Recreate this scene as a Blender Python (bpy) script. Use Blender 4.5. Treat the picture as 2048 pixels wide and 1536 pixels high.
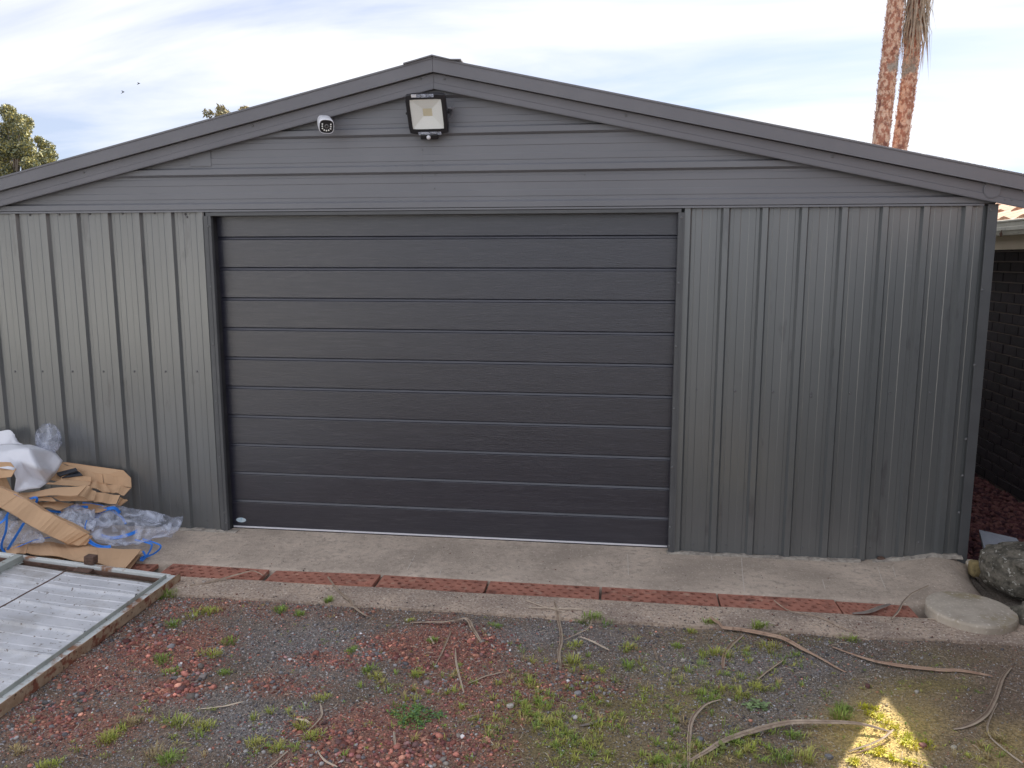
import bpy, bmesh, math, random
import numpy as np
from mathutils import Vector, Matrix, Euler
random.seed(7); rng = np.random.default_rng(11)
for o in list(bpy.data.objects): bpy.data.objects.remove(o)
SC = bpy.context.scene; COL = SC.collection

# ------------------------------------------------------------------ camera
F, PITCH, YAW = 1618.127, 0.153247, 0.136017          # focal length in photo pixels (2048 wide)
CAM = np.array([1.07412, -5.0217, 1.79357])
fw = np.array([-math.sin(YAW)*math.cos(PITCH), math.cos(YAW)*math.cos(PITCH), -math.sin(PITCH)])
rt = np.array([math.cos(YAW), math.sin(YAW), 0.0]); up = np.cross(rt, fw)
cd = bpy.data.cameras.new('camera'); cam = bpy.data.objects.new('camera', cd); COL.objects.link(cam)
cam.matrix_world = Matrix(((rt[0], up[0], -fw[0], CAM[0]), (rt[1], up[1], -fw[1], CAM[1]), (rt[2], up[2], -fw[2], CAM[2]), (0, 0, 0, 1)))
cd.sensor_width = 36; cd.lens = 36*F/2048; cd.clip_end = 2000; cd.clip_start = 0.05
SC.camera = cam
SC.render.resolution_x = 1024; SC.render.resolution_y = 768
# ------------------------------------------------------------------ world, sun, exposure
SUNV = Vector((0.72, 1.2, 1.0)).normalized()       # towards the sun
w = bpy.data.worlds.new('World'); SC.world = w; w.use_nodes = True
N, L = w.node_tree.nodes, w.node_tree.links; N.clear()
def nd(t, **k):
    n = N.new(t)
    for a, b in k.items():
        if a in n.inputs: n.inputs[a].default_value = b
        else: setattr(n, a, b)
    return n
sky = nd('ShaderNodeTexSky', sky_type='NISHITA', sun_disc=False)
sky.sun_elevation = math.asin(SUNV.z); sky.sun_rotation = math.atan2(SUNV.x, SUNV.y)
sky.air_density = 1.0; sky.dust_density = 0.6
tc = nd('ShaderNodeTexCoord'); sep = nd('ShaderNodeSeparateXYZ'); L.new(tc.outputs['Generated'], sep.inputs[0])
za = nd('ShaderNodeMath', operation='ADD'); za.inputs[1].default_value = 0.22; L.new(sep.outputs['Z'], za.inputs[0])
zm = nd('ShaderNodeMath', operation='MAXIMUM'); zm.inputs[1].default_value = 0.05; L.new(za.outputs[0], zm.inputs[0])
dv = nd('ShaderNodeVectorMath', operation='DIVIDE'); L.new(tc.outputs['Generated'], dv.inputs[0])
cb = nd('ShaderNodeCombineXYZ'); [L.new(zm.outputs[0], cb.inputs[i]) for i in range(3)]; L.new(cb.outputs[0], dv.inputs[1])
mp = nd('ShaderNodeMapping'); mp.inputs['Scale'].default_value = (0.55, 1.5, 0.0); mp.inputs['Rotation'].default_value = (0, 0, 0.22); mp.inputs['Location'].default_value = (3.1, 1.7, 0)
L.new(dv.outputs[0], mp.inputs[0])
n1 = nd('ShaderNodeTexNoise'); n1.inputs['Scale'].default_value = 1.3; n1.inputs['Detail'].default_value = 7; n1.inputs['Roughness'].default_value = 0.52; n1.inputs['Distortion'].default_value = 0.5
L.new(mp.outputs[0], n1.inputs['Vector'])
cr = nd('ShaderNodeValToRGB'); cr.color_ramp.elements[0].position = 0.38; cr.color_ramp.elements[1].position = 0.60
cr.color_ramp.elements[0].color = (0.48, 0.48, 0.48, 1); L.new(n1.outputs['Fac'], cr.inputs[0])
mix = nd('ShaderNodeMix', data_type='RGBA'); L.new(cr.outputs[0], mix.inputs['Factor'])
sg = nd('ShaderNodeMix', data_type='RGBA', blend_type='MULTIPLY'); sg.inputs['Factor'].default_value = 1
L.new(sky.outputs[0], sg.inputs[6]); sg.inputs[7].default_value = (0.20, 0.32, 0.52, 1)
L.new(sg.outputs[2], mix.inputs[6]); mix.inputs[7].default_value = (4.75, 4.82, 5.1, 1)
bg = nd('ShaderNodeBackground'); bg.inputs['Strength'].default_value = 0.1; L.new(mix.outputs[2], bg.inputs[0])
wo = nd('ShaderNodeOutputWorld'); L.new(bg.outputs[0], wo.inputs[0])
sd = bpy.data.lights.new('sun', 'SUN'); sd.energy = 5.0; sd.angle = math.radians(0.5); sd.color = (1.0, 0.93, 0.82)
sun = bpy.data.objects.new('sun', sd); COL.objects.link(sun); sun.rotation_euler = SUNV.to_track_quat('Z', 'Y').to_euler(); sun.location = (6, 10, 12)
SC.view_settings.view_transform = 'Standard'; SC.view_settings.look = 'None'; SC.view_settings.exposure = 1.24; SC.view_settings.gamma = 1

# ------------------------------------------------------------------ pixel -> place
def ray(u, v): return fw + rt*(u-1024)/F + up*(768-v)/F
def onY(u, v, y):
    d = ray(u, v); t = (y-CAM[1])/d[1]; return Vector(CAM+t*d)
def onZ(u, v, z):
    d = ray(u, v); t = (z-CAM[2])/d[2]; return Vector(CAM+t*d)
def onX(u, v, x):
    d = ray(u, v); t = (x-CAM[0])/d[0]; return Vector(CAM+t*d)
def topx(x, y, z):                                     # numpy: world -> pixel
    d = np.stack([x-CAM[0], y-CAM[1], z-CAM[2]], -1); q = d@fw
    return 1024+F*(d@rt)/q, 768-F*(d@up)/q

# ------------------------------------------------------------------ materials
MATS = {}
def S(r, g, b):
    f = lambda c: ((c/255+0.055)/1.055)**2.4 if c > 10 else c/255/12.92
    return (f(r), f(g), f(b), 1)
def mat(name, c1, c2=None, scale=8, lo=0.35, hi=0.65, detail=6, stretch=(1, 1, 1), rough=0.6, rough2=None, metal=0.0, spec=0.5,
        bump=0.0, bscale=60, bstretch=(1, 1, 1), c3=None, s3=30, lo3=0.6, hi3=0.7, c4=None, s4=5, lo4=0.6, hi4=0.7, attr=None, rnd=0.0, coord='Object', ior=1.5, bdist=0.01):
    m = bpy.data.materials.new(name); m.use_nodes = True; MATS[name] = m
    nt = m.node_tree; n, l = nt.nodes, nt.links; bs = n['Principled BSDF']
    if coord == 'World': t = n.new('ShaderNodeNewGeometry'); coord = 'Position'
    else: t = n.new('ShaderNodeTexCoord')
    def noise(sc, det, st):
        mpn = n.new('ShaderNodeMapping'); mpn.inputs['Scale'].default_value = st; l.new(t.outputs[coord], mpn.inputs[0])
        x = n.new('ShaderNodeTexNoise'); x.inputs['Scale'].default_value = sc; x.inputs['Detail'].default_value = det; x.inputs['Roughness'].default_value = 0.6
        l.new(mpn.outputs[0], x.inputs['Vector']); return x
    def ramp(src, a, b):
        r = n.new('ShaderNodeMapRange'); r.inputs['From Min'].default_value = a; r.inputs['From Max'].default_value = b; l.new(src, r.inputs['Value']); return r.outputs[0]
    def mixc(fac, a, b, mode='MIX'):
        x = n.new('ShaderNodeMix'); x.data_type = 'RGBA'; x.blend_type = mode
        if isinstance(fac, float): x.inputs['Factor'].default_value = fac
        else: l.new(fac, x.inputs['Factor'])
        for s, i in ((a, 6), (b, 7)):
            if isinstance(s, tuple): x.inputs[i].default_value = s
            else: l.new(s, x.inputs[i])
        return x.outputs[2]
    c1 = c1 if len(c1) == 4 else c1+(1,)
    f0 = ramp(noise(scale, detail, stretch).outputs['Fac'], lo, hi)
    col = mixc(f0, c1, (c2 if c2 and len(c2) == 4 else (c2+(1,) if c2 else c1)))
    if attr:
        a = n.new('ShaderNodeAttribute'); a.attribute_name = attr
        col = mixc(1.0, a.outputs['Color'], col, 'MULTIPLY')
    if c3: col = mixc(ramp(noise(s3, 5, stretch).outputs['Fac'], lo3, hi3), col, c3 if len(c3) == 4 else c3+(1,))
    if c4: col = mixc(ramp(noise(s4, 5, (1, 1, 1)).outputs['Fac'], lo4, hi4), col, c4 if len(c4) == 4 else c4+(1,))
    if rnd:
        oi = n.new('ShaderNodeObjectInfo'); r = n.new('ShaderNodeMapRange'); r.inputs['To Min'].default_value = 1-rnd; r.inputs['To Max'].default_value = 1+rnd
        l.new(oi.outputs['Random'], r.inputs['Value']); cc = n.new('ShaderNodeCombineColor'); [l.new(r.outputs[0], cc.inputs[i]) for i in range(3)]
        col = mixc(1.0, col, cc.outputs[0], 'MULTIPLY')
    l.new(col, bs.inputs['Base Color'])
    bs.inputs['Metallic'].default_value = metal; bs.inputs['IOR'].default_value = ior; bs.inputs['Specular IOR Level'].default_value = spec
    if rough2 is not None:
        r = n.new('ShaderNodeMapRange'); r.inputs['To Min'].default_value = rough; r.inputs['To Max'].default_value = rough2
        l.new(noise(scale*0.7, 4, stretch).outputs['Fac'], r.inputs['Value']); l.new(r.outputs[0], bs.inputs['Roughness'])
    else: bs.inputs['Roughness'].default_value = rough
    if bump:
        b = n.new('ShaderNodeBump'); b.inputs['Strength'].default_value = bump; b.inputs['Distance'].default_value = bdist
        l.new(noise(bscale, 6, bstretch).outputs['Fac'], b.inputs['Height']); l.new(b.outputs[0], bs.inputs['Normal'])
    return m
def film(name, tint, lo, hi, scale):
    m = bpy.data.materials.new(name); m.use_nodes = True; nt = m.node_tree; n, l = nt.nodes, nt.links; n.clear()
    t = n.new('ShaderNodeTexCoord'); x = n.new('ShaderNodeTexNoise'); x.inputs['Scale'].default_value = scale; x.inputs['Detail'].default_value = 5; x.inputs['Distortion'].default_value = 1.2
    l.new(t.outputs['Object'], x.inputs['Vector'])
    r = n.new('ShaderNodeMapRange'); r.inputs['From Min'].default_value = 0.4; r.inputs['From Max'].default_value = 0.68; r.inputs['To Min'].default_value = lo; r.inputs['To Max'].default_value = hi; l.new(x.outputs['Fac'], r.inputs['Value'])
    tr = n.new('ShaderNodeBsdfTransparent'); tr.inputs[0].default_value = (0.96, 0.97, 1, 1)
    p = n.new('ShaderNodeBsdfPrincipled'); p.inputs['Base Color'].default_value = tint; p.inputs['Roughness'].default_value = 0.12; p.inputs['Specular IOR Level'].default_value = 0.9
    b = n.new('ShaderNodeBump'); b.inputs['Strength'].default_value = 0.9; b.inputs['Distance'].default_value = 0.02
    x2 = n.new('ShaderNodeTexNoise'); x2.inputs['Scale'].default_value = scale*1.6; x2.inputs['Detail'].default_value = 3; x2.inputs['Distortion'].default_value = 2.0; l.new(t.outputs['Object'], x2.inputs['Vector'])
    l.new(x2.outputs['Fac'], b.inputs['Height']); l.new(b.outputs[0], p.inputs['Normal'])
    mx = n.new('ShaderNodeMixShader'); l.new(r.outputs[0], mx.inputs[0]); l.new(tr.outputs[0], mx.inputs[1]); l.new(p.outputs[0], mx.inputs[2])
    o = n.new('ShaderNodeOutputMaterial'); l.new(mx.outputs[0], o.inputs[0]); MATS[name] = m; return m
M = MATS
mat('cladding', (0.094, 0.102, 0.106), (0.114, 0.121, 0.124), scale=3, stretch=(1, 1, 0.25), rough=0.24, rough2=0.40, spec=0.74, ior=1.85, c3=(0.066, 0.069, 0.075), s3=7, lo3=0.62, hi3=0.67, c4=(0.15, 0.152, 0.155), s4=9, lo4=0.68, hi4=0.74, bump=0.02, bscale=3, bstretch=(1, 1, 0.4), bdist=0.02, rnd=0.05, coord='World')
mat('trim', (0.085, 0.088, 0.093), (0.105, 0.108, 0.113), scale=6, rough=0.4, rough2=0.55, spec=0.6, coord='World')
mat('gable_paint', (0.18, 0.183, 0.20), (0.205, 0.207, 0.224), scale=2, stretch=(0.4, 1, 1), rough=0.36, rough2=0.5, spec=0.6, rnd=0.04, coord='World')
mat('barge_paint', (0.17, 0.167, 0.182), (0.195, 0.191, 0.206), scale=2, rough=0.42, rough2=0.55, spec=0.5)
mat('screw_paint', (0.12, 0.125, 0.13), (0.17, 0.17, 0.175), scale=40, rough=0.4)
mat('door_skin', (0.006, 0.0065, 0.02), (0.014, 0.0145, 0.03), scale=9, stretch=(0.5, 1, 9), lo=0.4, hi=0.6, rough=0.27, rough2=0.42, spec=0.48, ior=1.95, c3=(0.036, 0.035, 0.052), s3=14, lo3=0.54, hi3=0.72, bump=0.3, bscale=26, bstretch=(1, 1, 9), bdist=0.004, coord='World')
mat('black_plastic', (0.012, 0.012, 0.016), (0.02, 0.02, 0.025), rough=0.35)
mat('rubber', (0.02, 0.02, 0.024), (0.04, 0.04, 0.045), rough=0.7)
mat('aluminium', (0.55, 0.57, 0.6), (0.7, 0.72, 0.75), rough=0.3, metal=0.8)
mat('white_plastic', (0.78, 0.78, 0.82), (0.8, 0.8, 0.84), rough=0.35)
mat('reflector', (0.92, 0.94, 0.9), (0.94, 0.95, 0.92), rough=0.5)
mat('led_chip', (0.7, 0.62, 0.42), (0.75, 0.68, 0.5), rough=0.5)
mat('lens', (0.01, 0.01, 0.012), (0.03, 0.03, 0.035), rough=0.08)
mat('grey_ring', (0.15, 0.15, 0.16), (0.2, 0.2, 0.2), rough=0.4)
mat('badge', (0.62, 0.74, 0.82), (0.35, 0.55, 0.7), scale=60, stretch=(1, 1, 0.2), lo=0.5, hi=0.6, rough=0.35)
mat('concrete', (0.69, 0.57, 0.465), (0.42, 0.345, 0.28), scale=1.9, lo=0.34, hi=0.64, detail=10, rough=0.9, c3=(0.40, 0.325, 0.265), s3=30, lo3=0.48, hi3=0.70, c4=(0.74, 0.65, 0.55), s4=75, lo4=0.60, hi4=0.68, bump=0.9, bscale=90, bdist=0.008)
mat('kerb_concrete', (0.68, 0.53, 0.41), (0.40, 0.31, 0.25), scale=3, lo=0.36, hi=0.62, detail=10, rough=0.92, c3=(0.30, 0.225, 0.185), s3=60, lo3=0.50, hi3=0.64, c4=(0.78, 0.69, 0.59), s4=90, lo4=0.57, hi4=0.64, bump=1.0, bscale=80, bdist=0.014)
mat('mortar_pale', (0.50, 0.45, 0.39), (0.26, 0.23, 0.2), scale=30, rough=0.95, bump=0.6, bscale=80)
mat('old_concrete', (0.58, 0.51, 0.42), (0.42, 0.36, 0.29), scale=7, lo=0.36, hi=0.64, rough=0.9, c3=(0.34, 0.275, 0.15), s3=5, lo3=0.56, hi3=0.72, c4=(0.68, 0.62, 0.54), s4=60, lo4=0.58, hi4=0.66, bump=0.5, bscale=90, bdist=0.006)
mat('rust', (0.48, 0.215, 0.155), (0.34, 0.15, 0.11), scale=9, rough=0.95, spec=0.2, c3=(0.54, 0.36, 0.27), s3=16, lo3=0.58, hi3=0.76, c4=(0.19, 0.09, 0.07), s4=11, lo4=0.57, hi4=0.72, bump=0.5, bscale=120, bdist=0.004, rnd=0.14, coord='World')
mat('dark_earth', (0.03, 0.026, 0.024), (0.05, 0.042, 0.036), rough=0.95)
mat('soil', (1.25, 1.22, 1.2), (0.5, 0.5, 0.5), scale=95, lo=0.36, hi=0.64, detail=9, rough=0.95, spec=0.2, attr='col', bump=1.0, bscale=140, bdist=0.012, c3=(0.42, 0.39, 0.37), s3=260, lo3=0.62, hi3=0.70)
mat('stone', (1, 1, 1), (0.7, 0.7, 0.7), scale=90, rough=0.9, spec=0.25, attr='col')
mat('leaf', (1, 1, 1), (0.8, 0.8, 0.8), scale=20, rough=0.55, attr='col', spec=0.3)
mat('boulder', (0.22, 0.20, 0.165), (0.11, 0.103, 0.085), scale=24, lo=0.40, hi=0.60, rough=1.0, spec=0.05, c3=(0.50, 0.48, 0.43), s3=36, lo3=0.60, hi3=0.645, c4=(0.065, 0.06, 0.05), s4=16, lo4=0.56, hi4=0.66, bump=0.7, bscale=45, bdist=0.02)
mat('mossy_stone', (0.36, 0.28, 0.13), (0.24, 0.19, 0.1), scale=30, rough=0.95, bump=0.6, bscale=60)
mat('pale_mark', (0.74, 0.68, 0.61), (0.6, 0.54, 0.48), scale=60, rough=0.9)
mat('paver', (0.30, 0.32, 0.37), (0.36, 0.38, 0.43), scale=12, rough=0.85, bump=0.2, bscale=120)
mat('brick', (0.020, 0.015, 0.022), (0.034, 0.024, 0.03), scale=14, rough=0.75, c3=(0.05, 0.03, 0.03), s3=20, lo3=0.62, hi3=0.8, bump=0.4, bscale=90, bdist=0.004, rnd=0.25)
mat('mortar', (0.20, 0.165, 0.155), (0.25, 0.205, 0.195), rough=0.95)
mat('beige_paint', (0.48, 0.40, 0.29), (0.40, 0.33, 0.24), scale=4, stretch=(1, 1, 0.3), rough=0.7, c3=(0.3, 0.24, 0.17), s3=14, lo3=0.6, hi3=0.8)
mat('gutter_paint', (0.56, 0.53, 0.44), (0.46, 0.44, 0.37), scale=10, rough=0.55, c3=(0.3, 0.29, 0.26), s3=35, lo3=0.58, hi3=0.72)
mat('tile', (0.62, 0.36, 0.22), (0.48, 0.27, 0.17), scale=14, rough=0.85, c3=(0.68, 0.52, 0.38), s3=40, lo3=0.55, hi3=0.7, rnd=0.15)
mat('zinc', (0.60, 0.61, 0.64), (0.74, 0.745, 0.77), scale=6, rough=0.34, rough2=0.52, metal=0.1, c3=(0.44, 0.43, 0.42), s3=4, lo3=0.48, hi3=0.68, c4=(0.17, 0.135, 0.11), s4=45, lo4=0.62, hi4=0.68)
mat('gate_white', (0.62, 0.65, 0.63), (0.72, 0.74, 0.73), scale=9, rough=0.5, c3=(0.22, 0.15, 0.11), s3=40, lo3=0.64, hi3=0.69, c4=(0.33, 0.17, 0.1), s4=7, lo4=0.56, hi4=0.64)
mat('gate_paint', (0.33, 0.36, 0.335), (0.45, 0.475, 0.445), scale=9, rough=0.6, c3=(0.20, 0.12, 0.08), s3=26, lo3=0.62, hi3=0.70, c4=(0.22, 0.21, 0.19), s4=9, lo4=0.6, hi4=0.75)
mat('gate_rust', (0.36, 0.24, 0.15), (0.48, 0.36, 0.25), scale=16, rough=0.85, c3=(0.24, 0.085, 0.05), s3=18, lo3=0.50, hi3=0.60, c4=(0.10, 0.045, 0.03), s4=45, lo4=0.60, hi4=0.68, bump=0.4, bscale=90)
mat('dark_rust', (0.10, 0.065, 0.05), (0.17, 0.10, 0.075), scale=30, rough=0.95, bump=0.6, bscale=90)
mat('cardboard', (0.60, 0.39, 0.235), (0.64, 0.42, 0.255), scale=3, rough=0.8, spec=0.25, c3=(0.52, 0.33, 0.195), s3=9, lo3=0.6, hi3=0.8, rnd=0.05)
mat('cardboard_edge', (0.40, 0.27, 0.17), (0.28, 0.18, 0.11), scale=120, rough=0.9)
mat('white_sheet', (0.76, 0.77, 0.83), (0.79, 0.8, 0.86), rough=0.35, spec=0.5, bump=0.15, bscale=7, bdist=0.03)
mat('blue_strap', (0.02, 0.19, 0.72), (0.03, 0.23, 0.78), rough=0.35)
mat('dark_strip', (0.02, 0.024, 0.035), (0.035, 0.04, 0.055), rough=0.5)
mat('dry_leaf', (0.33, 0.245, 0.18), (0.52, 0.41, 0.31), scale=14, lo=0.4, hi=0.6, rough=0.75, c3=(0.20, 0.14, 0.10), s3=12, lo3=0.55, hi3=0.68, rnd=0.15, bump=0.4, bscale=160, bdist=0.004)
mat('red_leaf', (0.36, 0.22, 0.15), (0.48, 0.33, 0.235), scale=14, rough=0.7, c3=(0.22, 0.125, 0.085), s3=30, lo3=0.55, hi3=0.7, bump=0.3, bscale=160, bdist=0.003)
mat('leaf_dark', (0.20, 0.14, 0.10), (0.28, 0.205, 0.15), scale=18, rough=0.8)
mat('leaf_light', (0.50, 0.40, 0.30), (0.60, 0.49, 0.375), scale=18, rough=0.75)
mat('pale_stalk', (0.68, 0.57, 0.44), (0.55, 0.44, 0.34), scale=20, rough=0.8, rnd=0.15)
mat('grey_leaf', (0.20, 0.17, 0.15), (0.30, 0.26, 0.23), scale=20, rough=0.85)
mat('bark', (0.50, 0.235, 0.16), (0.84, 0.60, 0.46), scale=16, stretch=(1, 1, 0.6), lo=0.45, hi=0.55, rough=0.9, c3=(0.28, 0.13, 0.10), s3=9, lo3=0.56, hi3=0.66, c4=(0.42, 0.38, 0.33), s4=1.6, lo4=0.62, hi4=0.68, bump=1.0, bscale=26, bdist=0.05)
mat('skirt', (0.30, 0.24, 0.18), (0.50, 0.42, 0.33), scale=6, rough=0.9)
mat('trunk', (0.26, 0.21, 0.17), (0.36, 0.3, 0.25), scale=10, rough=0.9)
mat('bird', (0.05, 0.05, 0.06), (0.08, 0.08, 0.09), rough=0.8)
mat('cream_render', (0.78, 0.78, 0.76), (0.72, 0.73, 0.71), scale=2, rough=0.85)
film('clear_film', (0.76, 0.81, 0.95, 1), 0.08, 0.55, 9)
film('clear_film_dense', (0.78, 0.83, 0.96, 1), 0.25, 0.75, 16)
gm = bpy.data.materials.new('glass'); gm.use_nodes = True; MATS['glass'] = gm
_n, _l = gm.node_tree.nodes, gm.node_tree.links; _n.clear()
_t = _n.new('ShaderNodeBsdfTransparent'); _g = _n.new('ShaderNodeBsdfGlossy'); _g.inputs['Roughness'].default_value = 0.05; _f = _n.new('ShaderNodeFresnel'); _f.inputs[0].default_value = 1.45
_m = _n.new('ShaderNodeMixShader'); _l.new(_f.outputs[0], _m.inputs[0]); _l.new(_t.outputs[0], _m.inputs[1]); _l.new(_g.outputs[0], _m.inputs[2]); _o = _n.new('ShaderNodeOutputMaterial'); _l.new(_m.outputs[0], _o.inputs[0])

# ------------------------------------------------------------------ mesh helpers
def tag(o, label=None, cat=None, group=None, kind=None):
    if label: o['label'] = label
    if cat: o['category'] = cat
    if group: o['group'] = group
    if kind: o['kind'] = kind
    return o
def empty(name, loc, label, cat, group=None):
    o = bpy.data.objects.new(name, None); COL.objects.link(o); o.location = loc; o.empty_display_size = 0.1
    return tag(o, label, cat, group)
def wloc(o):
    p = Vector((0, 0, 0))
    while o: p = p + o.location; o = o.parent
    return p
class MB:
    def __init__(s): s.v = []; s.f = []
    def add(s, vs, fs):
        b = len(s.v); s.v += [Vector(p) for p in vs]; s.f += [tuple(b+i for i in f) for f in fs]; return s
    def box(s, a, b, mtx=None):
        x0, y0, z0 = a; x1, y1, z1 = b
        vs = [Vector(p) for p in ((x0, y0, z0), (x1, y0, z0), (x1, y1, z0), (x0, y1, z0), (x0, y0, z1), (x1, y0, z1), (x1, y1, z1), (x0, y1, z1))]
        if mtx is not None: vs = [mtx @ p for p in vs]
        return s.add(vs, [(0, 3, 2, 1), (4, 5, 6, 7), (0, 1, 5, 4), (1, 2, 6, 5), (2, 3, 7, 6), (3, 0, 4, 7)])
    def loops(s, rings, cap=True, close=True):
        n = len(rings[0]); vs = [p for r in rings for p in r]; fs = []
        for i in range(len(rings)-1):
            for j in range(n if close else n-1):
                k = (j+1) % n; fs.append((i*n+j, i*n+k, (i+1)*n+k, (i+1)*n+j))
        if cap and close: fs += [tuple(range(n))[::-1], tuple(range((len(rings)-1)*n, len(rings)*n))]
        return s.add(vs, fs)
    def tube(s, pts, r, n=6, cap=True):
        pts = [Vector(p) for p in pts]; rings = []
        for i, p in enumerate(pts):
            d = (pts[min(i+1, len(pts)-1)]-pts[max(i-1, 0)]).normalized()
            a = d.cross(Vector((0, 0, 1)));  a = a.normalized() if a.length > 1e-3 else Vector((1, 0, 0)); b = d.cross(a)
            rr = r[i] if hasattr(r, '__len__') else r
            rings.append([p+a*math.cos(2*math.pi*k/n)*rr+b*math.sin(2*math.pi*k/n)*rr for k in range(n)])
        return s.loops(rings, cap)
    def plate(s, poly, t, nrm=None):
        poly = [Vector(p) for p in poly]
        if nrm is None:
            nrm = Vector((0, 0, 0))
            for i in range(len(poly)): nrm += (poly[i]-poly[0]).cross(poly[(i+1) % len(poly)]-poly[0])
            nrm.normalize()
        nrm = Vector(nrm); return s.loops([[p-nrm*t/2 for p in poly], [p+nrm*t/2 for p in poly]])
    def build(s, name, m, parent=None, smooth=False, bevel=0, origin=None):
        me = bpy.data.meshes.new(name); o = bpy.data.objects.new(name, me); COL.objects.link(o)
        if parent is not None: base = wloc(parent); o.parent = parent
        else:
            if origin is not None: base = Vector(origin)
            else:
                xs = [p.x for p in s.v]; ys = [p.y for p in s.v]; base = Vector(((min(xs)+max(xs))/2, (min(ys)+max(ys))/2, min(p.z for p in s.v)))
            o.location = base
        me.from_pydata([tuple(p-base) for p in s.v], [], s.f)
        bm = bmesh.new(); bm.from_mesh(me); bmesh.ops.recalc_face_normals(bm, faces=bm.faces)
        if bevel: bmesh.ops.bevel(bm, geom=[e for e in bm.edges if len(e.link_faces) == 2 and e.calc_face_angle(0) > 0.5], offset=bevel, segments=2, affect='EDGES', profile=0.6)
        bm.to_mesh(me); bm.free()
        if smooth:
            me.polygons.foreach_set('use_smooth', [True]*len(me.polygons))
        me.materials.append(M[m] if isinstance(m, str) else m); me.update(); return o
def inst(src, name, loc, parent, rot=None, scale=None):
    o = bpy.data.objects.new(name, src.data if hasattr(src, 'data') else src); COL.objects.link(o); o.parent = parent; o.location = loc
    if rot: o.rotation_euler = rot
    if scale: o.scale = scale
    return o
def np_mesh(name, V, Fc, m, cols=None, parent=None, smooth=False):
    me = bpy.data.meshes.new(name); nv, nf, k = len(V), len(Fc), Fc.shape[1]
    me.vertices.add(nv); me.vertices.foreach_set('co', V.astype(np.float32).ravel())
    me.loops.add(nf*k); me.loops.foreach_set('vertex_index', Fc.astype(np.int32).ravel())
    me.polygons.add(nf); me.polygons.foreach_set('loop_start', np.arange(0, nf*k, k, dtype=np.int32)); me.polygons.foreach_set('loop_total', np.full(nf, k, np.int32))
    if smooth: me.polygons.foreach_set('use_smooth', np.ones(nf, bool))
    me.update(calc_edges=True)
    if cols is not None:
        a = me.color_attributes.new('col', 'FLOAT_COLOR', 'POINT'); a.data.foreach_set('color', np.concatenate([cols, np.ones((nv, 1))], 1).astype(np.float32).ravel())
    me.materials.append(M[m]); o = bpy.data.objects.new(name, me); COL.objects.link(o)
    if parent is not None: o.parent = parent
    return o
def spline(P, n):
    P = [Vector(p) for p in P]; out = []
    for i in range(n):
        t = i/(n-1)*(len(P)-1); k = min(int(t), len(P)-2); f = t-k
        a, b, c, d = P[max(k-1, 0)], P[k], P[k+1], P[min(k+2, len(P)-1)]
        out.append(0.5*((2*b)+(c-a)*f+(2*a-5*b+4*c-d)*f*f+(3*b-a-3*c+d)*f**3))
    return out
def vnoise(x, y, seed=0):
    def h(i, j): return ((np.sin(i*127.1+j*311.7+seed*74.7)*43758.5453) % 1.0)
    xi, yi = np.floor(x), np.floor(y); fx, fy = x-xi, y-yi; fx = fx*fx*(3-2*fx); fy = fy*fy*(3-2*fy)
    return (h(xi, yi)*(1-fx)+h(xi+1, yi)*fx)*(1-fy)+(h(xi, yi+1)*(1-fx)+h(xi+1, yi+1)*fx)*fy
def fbm(x, y, seed=0, o=4):
    r = 0; a = 0.5
    for i in range(o): r = r+a*vnoise(x*2**i, y*2**i, seed+i); a *= 0.5
    return r

# ================================================================== GROUND
GZ = -0.075
def gz(x, y):
    x = np.asarray(x, float); y = np.asarray(y, float)
    return GZ+0.028*(fbm(x*2.2, y*2.2, 3)-0.47)+0.010*(fbm(x*9, y*9, 8)-0.47)
# soil colour, with the sun patch's brightness painted in: patches laid out where the photograph shows them
def blobs(u, v, L_):
    r = np.zeros_like(u)
    for (cu, cv, ru, rv, wt) in L_:
        r = np.maximum(r, wt*np.exp(-(((u-cu)/ru)**2+((v-cv)/rv)**2)**1.3))
    return r
RED = [(330, 1290, 150, 55, 1), (200, 1350, 120, 50, .7), (380, 1215, 150, 35, .6), (350, 1385, 90, 35, .9), (150, 1450, 170, 70, .75), (560, 1370, 120, 30, .55), (700, 1320, 130, 30, .7),
       (880, 1300, 170, 60, .95), (760, 1480, 170, 80, 1), (980, 1390, 190, 70, .75), (1140, 1370, 120, 50, .6), (960, 1500, 130, 60, .7), (650, 1530, 120, 40, .7), (560, 1215, 300, 25, .45), (1210, 1440, 60, 40, .5)]
GREY = [(620, 1290, 150, 60, 1), (520, 1450, 170, 50, .9), (450, 1400, 120, 30, .6), (1080, 1270, 200, 35, .8), (1500, 1330, 300, 45, .8), (1600, 1400, 180, 50, .6)]
MOSS = [(1330, 1400, 210, 45, .8), (1860, 1372, 110, 26, .8), (1180, 1500, 190, 60, .8), (1420, 1520, 140, 40, .8), (1300, 1340, 120, 30, .5), (1480, 1290, 200, 30, .4), (1050, 1430, 120, 40, .5), (1850, 1320, 150, 20, .4)]
SUN_DRY = [(1770, 1470, 130, 90, 1), (2020, 1500, 100, 50, .5)]  # straw ground, its sunlit brightness in the sun patch painted in
def masks(x, y):
    u, v = topx(x, y, np.full_like(x, GZ))
    j = (fbm(x*5, y*5, 20)-0.47)*120; k = (fbm(x*5, y*5, 31)-0.47)*60
    u2, v2 = u+j, v+k
    sm = lambda a: np.clip((a-.12)/.75, 0, 1)**2*(3-2*np.clip((a-.12)/.75, 0, 1))
    return u, v, sm(blobs(u2, v2, RED)*(.62+.8*fbm(x*3.3, y*3.3, 140))), blobs(u2, v2, GREY), blobs(u2, v2, MOSS), blobs(u2, v2, SUN_DRY)
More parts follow.
